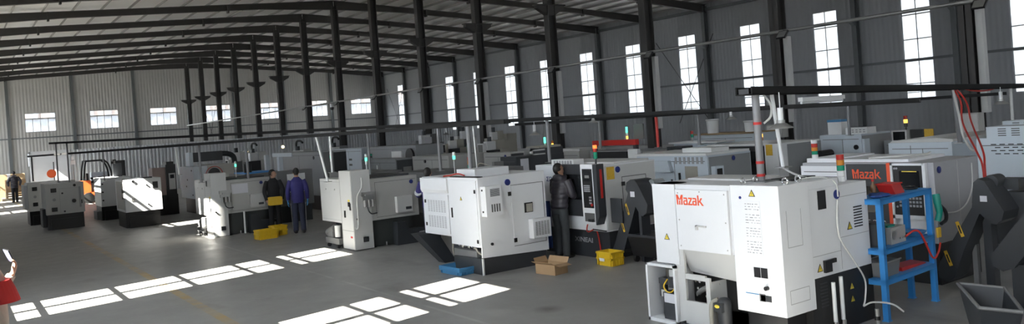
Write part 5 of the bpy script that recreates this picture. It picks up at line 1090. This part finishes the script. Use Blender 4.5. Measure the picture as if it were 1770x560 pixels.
mb = MB(); mb.hexa([(-0.15, -0.22, 0.165), (0.15, -0.22, 0.165), (0.15, -0.215, 0.165), (-0.15, -0.215, 0.165)], [(-0.14, -0.32, 0.14), (0.14, -0.32, 0.14), (0.14, -0.315, 0.145), (-0.14, -0.315, 0.145)]); mb.build('flap', CARD, m)
mb = MB(); mb.hexa([(-0.15, 0.215, 0.165), (0.15, 0.215, 0.165), (0.15, 0.22, 0.165), (-0.15, 0.22, 0.165)], [(-0.14, 0.26, 0.25), (0.14, 0.26, 0.25), (0.14, 0.265, 0.25), (-0.14, 0.265, 0.25)]); mb.build('flap', CARD, m)
# blue cloth behind the worker
m = thing('cloth_sheet', 'blue cloth hanging below the white panel behind the worker', 'cloth', (9.14, 12.05, 0)); mb = MB()
pts = [(0.02*math.sin(k*1.1), 0.03*k) for k in range(9)]; mb.prism('z', [(x, y) for x, y in pts] + [(x+0.03, y) for x, y in pts[::-1]], 0.12, 1.0); mb.build('cloth', BLUT, m)

# ------------------------------------------------------------------ forklift, pallets and clutter at the far end
m = thing('forklift', 'orange forklift with a black overhead guard in front of the partition', 'forklift', (5.45, 45.6, 0))
B(m, 'counterweight', FORKO, (0.0, 0.1, 0.3, 0.45, 1.2, 1.15), bevel=0.08); B(m, 'chassis', FORKO, (0.35, 0.1, 0.28, 1.3, 1.2, 0.55), bevel=0.04); B(m, 'hood', TANK, (0.3, 0.2, 0.55, 0.8, 1.1, 1.0), bevel=0.04)
st = B(m, 'seat', BLACK, (0.35, 0.4, 1.0, 0.8, 0.9, 1.1), (0.3, 0.4, 1.05, 0.4, 0.9, 1.5), bevel=0.03)
for y_ in (0.15, 1.15):
    T(m, 'guard_post', BLACK, curve([(0.15, y_, 1.1), (0.2, y_, 1.7), (0.28, y_, 2.12)]), 0.045); T(m, 'guard_post', BLACK, curve([(1.1, y_, 2.12), (1.3, y_, 1.9), (1.42, y_, 1.4), (1.45, y_, 0.6)]), 0.045)
mb = MB()
for k in range(6): mb.box(0.28+0.16*k, 0.12, 2.09, 0.34+0.16*k, 1.18, 2.15)
mb.box(0.25, 0.10, 2.08, 1.15, 0.17, 2.16); mb.box(0.25, 1.13, 2.08, 1.15, 1.2, 2.16); mb.build('guard_roof', BLACK, m)
mb = MB()
for y_ in (0.35, 0.9): mb.box(1.55, y_-0.05, 0.1, 1.7, y_+0.05, 2.1)
for z_ in (0.5, 1.3, 2.0): mb.box(1.56, 0.35, z_, 1.66, 0.9, z_+0.1)
mb.build('mast', BLACK, m); mb = MB()
for y_ in (0.4, 0.8): mb.box(1.7, y_, 0.1, 1.75, y_+0.1, 0.6); mb.box(1.7, y_, 0.08, 2.5, y_+0.1, 0.12)
mb.build('fork', CHAR, m)
for x_, y_ in ((0.3, 0.12), (0.3, 1.18), (1.3, 0.12), (1.3, 1.18)): MB().cyl((x_, y_-0.1, 0.27), (x_, y_+0.1, 0.27), 0.27, n=20).build('wheel', RUBBER, m)
T(m, 'steering_column', BLACK, [(1.15, 0.65, 0.6), (1.0, 0.65, 1.25)], 0.03); MB().torus((0.98, 0.65, 1.28), 0.16, 0.018).build('steering_wheel', BLACK, m)
m = thing('electric_cabinet', 'blue and white cabinet standing behind the forklift guard', 'cabinet', (6.15, 47.3, 0)); B(m, 'body', COOLW, (0, 0, 0.05, 0.75, 0.5, 1.5), bevel=0.02); B(m, 'door', BLUEB, (0.03, -0.015, 0.1, 0.72, 0.0, 0.75), bevel=0.01); MB().ball((0.0, -0.02, 1.2), 0.06).build('knob', BLACK, m); B(m, 'plinth', BLACK, (0.02, 0.02, 0, 0.73, 0.48, 0.05))
m = thing('machine_tower', 'black machine column rising above the twin white square machines', 'column', (6.9, 44.6, 0)); B(m, 'upright', BLACK, (0, 0, 0.5, 0.45, 0.5, 2.05), bevel=0.03); B(m, 'base', CHAR, (-0.3, -0.3, 0, 0.8, 0.8, 0.52), bevel=0.02); m['category'] = 'machine'
m = thing('lantern_sign', 'small white sign cluster hanging on a pole left of the forklift', 'sign', (5.3, 47.0, 0)); MB().cyl((0, 0, 0), (0, 0, 2.4), 0.03).build('pole', STEEL, m); B(m, 'board', LWHT, (-0.1, -0.04, 2.0, 0.12, 0.0, 2.2), bevel=0.01); B(m, 'board', LWHT, (-0.05, -0.04, 2.24, 0.08, 0.0, 2.42), bevel=0.01)
m = thing('stop_paddle', 'red round disc on a stand before the white partition panel', 'sign', (4.55, 48.2, 0)); MB().cyl((0, 0, 0), (0, 0, 2.2), 0.025).build('pole', CHAR, m); MB().cyl((-0.12, -0.03, 1.6), (-0.12, 0.0, 1.6), 0.22, n=24).build('disc', FORKO, m); B(m, 'foot', CHAR, (-0.2, -0.2, 0, 0.2, 0.2, 0.03))
def pallet_stack(label, x, y, h):
    t = thing('pallet_stack', label, 'pallet', (x, y, 0)); z = 0
    for k in range(h):
        mb = MB()
        for q in range(5): mb.box(0, 0.25*q, z+0.10, 1.2, 0.25*q+0.14, z+0.13)
        for q in (0, 0.54, 1.1): mb.box(q, 0, z, q+0.1, 1.14, z+0.10)
        mb.build('pallet', WOOD, t); z += 0.14
    return z
z = pallet_stack('stack of wooden pallets by the far man', 1.4, 57.2, 5)
def carton(label, x, y, z, w, d, h, m):
    t = thing('carton', label, 'box', (x, y, z)); B(t, 'body', m, (0, 0, 0, w, d, h), bevel=0.01); B(t, 'tape', PAPER, (w*0.45, -0.003, 0.0, w*0.55, d*0.5, h+0.002))
carton('brown carton on the far pallet stack', 1.5, 57.4, z, 0.6, 0.6, 0.5, CARD); carton('pale carton beside it on the far pallet stack', 2.15, 57.5, z, 0.4, 0.5, 0.7, BEIGE)
pallet_stack('low pallet stack behind the far man', 3.0, 60.5, 3); carton('wide flat carton on the low far pallets', 3.0, 60.6, 0.42, 1.1, 0.9, 0.75, CARD); carton('dark tarpaulin topped crate beyond the far man', 2.4, 62.5, 0.0, 1.8, 1.2, 1.5, WOOD)
# ------------------------------------------------------------------ people
SKIN = mat('skin', (0.48, 0.27, 0.18), 0.5, var=0.05); HAIR = mat('black_hair', (0.012, 0.010, 0.009), 0.5, var=0.3)
GLOVE = mat('blue_glove', (0.05, 0.30, 0.62), 0.4)
PUFF = mat('dark_puffer', (0.042, 0.038, 0.048), 0.4, var=0.2); WORKB = mat('blue_work_jacket', (0.028, 0.024, 0.15), 0.65, var=0.15)
DTROU = mat('dark_trousers', (0.055, 0.06, 0.064), 0.8, var=0.15); NTROU = mat('navy_trousers', (0.03, 0.035, 0.065), 0.8, var=0.15)
BLKC = mat('black_cloth', (0.012, 0.012, 0.014), 0.8, var=0.2); COAT = mat('beige_coat', (0.45, 0.38, 0.33), 0.8, var=0.08); REDC = mat('red_vest', (0.55, 0.02, 0.02), 0.6, var=0.1)
SHOE = mat('dark_shoe', (0.015, 0.014, 0.013), 0.6)
def remesh(mb, voxel, smooth=3):
    bmesh.ops.recalc_face_normals(mb.bm, faces=mb.bm.faces)
    me = bpy.data.meshes.new('tmp'); mb.bm.to_mesh(me); mb.bm.free()
    o = bpy.data.objects.new('tmp', me); COL.objects.link(o)
    r = o.modifiers.new('r', 'REMESH'); r.mode = 'VOXEL'; r.voxel_size = voxel; r.use_smooth_shade = True
    s = o.modifiers.new('s', 'SMOOTH'); s.factor = 0.5; s.iterations = smooth
    dg = bpy.context.evaluated_depsgraph_get(); out = bpy.data.meshes.new_from_object(o.evaluated_get(dg))
    bpy.data.objects.remove(o); bpy.data.meshes.remove(me)
    for p in out.polygons: p.use_smooth = True
    return out
def rings(mb, rs, n=20):
    """stack of ellipses (z, rx, ry, cy[, cx])"""
    R_ = []
    for r in rs:
        z, rx, ry, cy = r[:4]; cx = r[4] if len(r) > 4 else 0
        R_.append([mb.bm.verts.new((cx+rx*math.cos(2*PI*k/n), cy+ry*math.sin(2*PI*k/n), z)) for k in range(n)])
    for A, B_ in zip(R_, R_[1:]):
        for k in range(n): mb.face([A[k], A[(k+1) % n], B_[(k+1) % n], B_[k]])
    mb.face(R_[0][::-1]); mb.face(R_[-1])
def limb(mb, pts, rad, n=12):
    P = curve(pts, 4); m_ = len(P)
    rr = [rad[min(len(rad)-2, int(i*(len(rad)-1)/(m_-1)))] + ((i*(len(rad)-1)/(m_-1)) % 1 if i < m_-1 else 1)*(rad[min(len(rad)-1, int(i*(len(rad)-1)/(m_-1))+1)]-rad[min(len(rad)-2, int(i*(len(rad)-1)/(m_-1)))]) for i in range(m_)]
    mb.tube(P, rr, n)
def hand(mb, wrist, d, nrm, side, curl):
    w_ = Vector(wrist); d = Vector(d).normalized(); nrm = (Vector(nrm) - d*Vector(nrm).dot(d)).normalized(); s = d.cross(nrm)*side
    for k, (off, L) in enumerate(((-0.033, 0.062), (-0.011, 0.080), (0.011, 0.086), (0.033, 0.076))):
        a = w_ + s*off*0.7; b = w_ + d*0.095 + s*off
        mb.tube([a, (a+b)/2, b], [0.014, 0.0155, 0.0125], 8)
        p = b; ang = curl*0.5; path = [b - d*0.01]
        for j, f in enumerate((0.42, 0.32, 0.26)):
            q = d*math.cos(ang) + nrm*math.sin(ang); p = p + q*L*f; path.append(p); ang += curl
        mb.tube(path, [0.0105, 0.010, 0.0092, 0.0075], 8)
    a = w_ + d*0.03 + s*0.03; b = a + (d*0.55 + s*0.6 + nrm*0.35).normalized()*0.045; c = b + (d*0.8 + s*0.15 + nrm*0.5).normalized()*0.05
    mb.tube([w_ + d*0.01 + s*0.015, a, b, c], [0.013, 0.0145, 0.0115, 0.0085], 8)
def person(label, loc, rz, arms, jacket, trousers, hem=0.84, gloves=None, head=(0, 0), ripple=0, hood=False, stance=0.10, stride=0.0, lean=0.0, hair_len=0.0, group=None, scale=1.0, extra=None):
    t = thing('person', label, 'person', loc, rz, group); t.scale = (scale,)*3
    neck = Vector((0, 0.01+lean*0.5, 1.47))
    RH = Matrix.Rotation(head[0], 3, 'Z') @ Matrix.Rotation(-head[1], 3, 'X')
    H = lambda x, y, z: neck + RH @ Vector((x, y, z-1.47))
    sh = {s: Vector((s*0.185, lean*0.45, 1.395)) for s in (-1, 1)}
    feet = {s: Vector((s*stance, s*stride, 0.085)) for s in (-1, 1)}
    # body
    mb = MB()
    rings(mb, [(0.86, .12, .085, 0), (0.95, .145, .10, 0), (1.08, .125, .088, lean*.15), (1.28, .155, .10, lean*.35), (1.38, .15, .085, lean*.45), (1.44, .075, .06, lean*.5)])
    mb.tube([(0, lean*.45, 1.40), neck, H(0, .01, 1.54)], [.06, .052, .055], 14)
    hb = MB(); hb.ball((0, 0.005, 1.615), .074, .094, .108); hb.ball((0, 0.035, 1.555), .055, .06, .055)
    hb.tube([(0, .092, 1.63), (0, .108, 1.595), (0, .098, 1.583)], [.010, .015, .012], 8); hb.ball((0, .088, 1.553), .022, .012, .009)
    for s in (-1, 1): hb.ball((s*.077, 0, 1.605), .010, .020, .032)
    for v in hb.bm.verts: v.co = H(*v.co)
    tmpm = bpy.data.meshes.new('h'); hb.bm.to_mesh(tmpm); hb.bm.free(); mb.bm.from_mesh(tmpm); bpy.data.meshes.remove(tmpm)
    wr = {}
    for s in (-1, 1):
        el, ha, hd, hn, cu = arms[s]; el = Vector(el); ha = Vector(ha); wr[s] = (ha, el)
        limb(mb, [sh[s], (sh[s]+el)/2, el, (el+ha)/2, ha], [.05, .045, .038, .036, .026])
        hand(mb, ha, hd, hn, -s, cu)
        f = feet[s]; hip = Vector((s*.085, 0, .90)); kn = (hip+f)/2 + Vector((0, .02, 0.02))
        limb(mb, [hip, (hip+kn)/2, kn, (kn+f)/2, f], [.075, .068, .05, .048, .034])
        mb.tube([f + Vector((0, -.04, -.04)), f + Vector((s*.01, .05, -.05)), f + Vector((s*.02, .14, -.06))], [.03, .034, .02], 10)
    me = remesh(mb, 0.0065, 2); me.materials.append(SKIN); me.materials.append(gloves or SKIN)
    if gloves:
        for p in me.polygons:
            c = p.center
            if any((c - wr[s][0]).length < 0.20 and (c - wr[s][0]).dot((wr[s][0]-wr[s][1]).normalized()) > -0.03 for s in (-1, 1)): p.material_index = 1
    o = bpy.data.objects.new('body', me); COL.objects.link(o); o.parent = t
    # hair
    mb = MB(); mb.ball((0, -0.006, 1.622), .083, .103, .114, 24, 18)
    for v in list(mb.bm.verts):
        x, y, z = v.co
        if (y > 0.02 and z < 1.665) or (z < 1.585 - hair_len and y > -0.055) or z < 1.545 - hair_len: mb.bm.verts.remove(v)
    for v in mb.bm.verts: v.co = H(*v.co)
    mb.build('hair', HAIR, t)
    for s in (-1, 1): MB().ball(H(s*.030, .090, 1.618), .009, .006, .006, 8, 6).build('eye', BLACK, t)
    # jacket
    mb = MB(); n = 15; rs = []
    prof = [(hem, .165, .125, 0), (0.95, .175, .135, 0), (1.08, .165, .13, lean*.15), (1.25, .19, .14, lean*.32), (1.36, .185, .12, lean*.42), (1.42, .13, .095, lean*.47), (1.475, .075, .075, lean*.5)]
    def interp(z):
        for a, b in zip(prof, prof[1:]):
            if a[0] <= z <= b[0]:
                f = (z-a[0])/(b[0]-a[0]); return [a[i]+(b[i]-a[i])*f for i in range(4)]
        return prof[-1]
    k = 0; z = hem
    while z <= 1.475:
        q = list(interp(z)); 
        if ripple: e = ripple*abs(math.sin((z-hem)*PI/0.085)); q[1] += e; q[2] += e
        rs.append(q); z += 0.0211
    rings(mb, rs)
    for s in (-1, 1):
        el = Vector(arms[s][0]); ha = Vector(arms[s][1]); ha = ha + (el-ha).normalized()*0.02
        e = 0.012 if ripple else 0
        limb(mb, [sh[s]+Vector((-s*.03, 0, .0)), (sh[s]+el)/2, el, (el+ha)/2, ha], [.075+e, .068+e, .060+e, .054+e, .046])
    if hood: mb.ball((0, lean*.5-.075, 1.45), .125, .075, .075); mb.torus((0, lean*.5-0.01, 1.465), .095, .035)
    else: mb.torus((0, lean*.5, 1.47), .066, .018)
    me = remesh(mb, 0.011, 1 if ripple else 3); me.materials.append(jacket)
    o = bpy.data.objects.new('jacket', me); COL.objects.link(o); o.parent = t
    mb = MB(); rings(mb, [(0.80, .15, .11, 0), (0.90, .158, .118, 0), (1.0, .15, .112, 0)])
    for s in (-1, 1):
        f = feet[s]; hip = Vector((s*.08, 0, .88)); kn = (hip+f)/2 + Vector((0, .02, 0.02)); an = f + Vector((0, 0, -0.035))
        limb(mb, [hip, (hip+kn)/2, kn, (kn+an)/2, an], [.098, .09, .074, .072, .066])
    me = remesh(mb, 0.011, 3); me.materials.append(trousers)
    o = bpy.data.objects.new('trousers', me); COL.objects.link(o); o.parent = t
    for s in (-1, 1):
        f = feet[s]; mb = MB(); mb.tube([f+Vector((0, -.085, -.05)), f+Vector((0, -.06, -.045)), f+Vector((s*.01, .06, -.045)), f+Vector((s*.02, .14, -.052)), f+Vector((s*.02, .175, -.06))], [.015, .046, .046, .04, .018], 12)
        for v in mb.bm.verts:
            if v.co.z < 0.0: v.co.z = 0.0
        mb.build('shoe', SHOE, t)
    return t
down = lambda s: ((s*.245, -.03, 1.12), (s*.255, .03, .87), (0, .1, -1), (-s, 0, 0), 0.35)
w1 = person('man in a dark hooded puffer jacket and blue glove working at the control panel', (9.04, 11.6, 0), -PI/2 + 0.12,
    {-1: ((-.27, .16, 1.16), (-.16, .40, 1.22), (.2, 1, .05), (.3, 0, -1), 0.5), 1: ((.25, .10, 1.14), (.17, .33, 1.12), (0, 1, .1), (-.3, 0, -1), 0.6)}, PUFF, DTROU, hem=0.90, gloves=GLOVE, head=(-0.1, -0.35), ripple=0.014, hood=True, lean=0.16)
w2 = person('man in a blue work jacket and blue gloves seen from behind', (7.58, 20.98, 0), -0.30, {-1: down(-1), 1: down(1)}, WORKB, NTROU, hem=0.80, gloves=GLOVE, head=(0, -0.1))
mb = MB()
for s in (-1, 1): mb.tube([(s*.19, 0, 0.80), (s*.185, 0.0, 0.5), (s*.172, 0.0, 0.10)], 0.006, 6)
mb.build('side_stripe', GREYL, w2)
w3 = person('dark clothed person holding up a yellow crate beside the grey lathe', (7.38, 22.3, 0), PI-0.25,
    {-1: ((-.25, .12, 1.12), (-.205, .24, .86), (.1, 1, -.1), (1, 0, 0), 0.5), 1: ((.25, .12, 1.12), (.205, .24, .86), (-.1, 1, -.1), (-1, 0, 0), 0.5)}, BLKC, BLKC, hem=0.84, head=(1.35, 0.0), hair_len=0.03, stance=0.11, scale=0.98)
w4 = person('dark haired worker in a blue jacket with a white arm band behind the white lathe', (8.22, 14.9, 0), -0.5, {-1: ((-.25, .14, 1.14), (-.15, .36, 1.1), (0, 1, 0), (0, 0, -1), 0.4), 1: ((.25, .14, 1.14), (.15, .36, 1.1), (0, 1, 0), (0, 0, -1), 0.4)}, WORKB, NTROU, hem=0.82, head=(-0.3, -0.5), lean=0.06)
mb = MB(); mb.tube([(-.243, .075, 1.20), (-.248, .10, 1.175)], 0.078, 14); mb.build('arm_band', LWHT, w4)
w5 = person('far man in dark clothes walking away beside the white partition panel', (3.12, 54.56, 0), 0.15, {-1: ((-.30, -.02, 1.15), (-.27, .06, .9), (0, .2, -1), (1, 0, 0), 0.5), 1: ((.30, -.02, 1.15), (.27, .06, .9), (0, .2, -1), (-1, 0, 0), 0.5)}, PUFF, BLKC, hem=0.80, ripple=0.02, hood=True, stride=0.06, scale=1.04)
w6 = person('person at the left edge in beige with a red vest holding up a phone', (0.28, 9.4, 0), -PI/2, {-1: ((-.26, .05, 1.14), (-.17, .20, 1.36), (.25, .25, 1), (.3, -1, .2), 0.7), 1: ((.26, -.02, 1.12), (.24, .08, .9), (0, .3, -1), (-1, 0, 0), 0.5)}, COAT, COAT, hem=0.74, head=(0.2, -0.2), hair_len=0.12)
mb = MB(); rings(mb, [(1.12, .225, .215, .03), (1.14, .215, .21, .03), (1.25, .215, .185, .02), (1.335, .20, .16, .01)], 28); mb.build('red_vest', REDC, w6)
ph = thing('phone', 'smartphone held up at the left edge', 'phone', (0.47, 9.56, 1.50), -0.9); ph.rotation_euler = (0.5, 0.2, -1.0)
B(ph, 'case', BLACK, (-0.04, -0.005, -0.03, 0.04, 0.005, 0.125), bevel=0.004); B(ph, 'screen', mat('phone_screen', (0.22, 0.24, 0.38), 0.2), (-0.036, -0.0065, -0.025, 0.036, -0.0045, 0.12))
# ------------------------------------------------------------------ groups of look-alike things
GROUPS = {'cnc_lathe': 'lathes standing in rows', 'grinding_machine': 'square machines by the aisle', 'machining_center': 'machining centres by the middle columns',
          'person': 'people in the hall', 'plastic_crate': 'plastic crates', 'cable_tray': 'overhead cable trays', 'bucket': 'buckets on the machine roof',
          'carton': 'cartons on the far pallets', 'pallet_stack': 'wooden pallet stacks', 'electrical_box': 'electrical boxes on the columns', 'work_lamp': 'lit work lamps'}
for o in bpy.data.objects:
    if o.parent is None and o.get('category') and not o.get('group') and o.get('kind') != 'structure':
        g = GROUPS.get(o.name.split('.')[0])
        if g: o['group'] = g
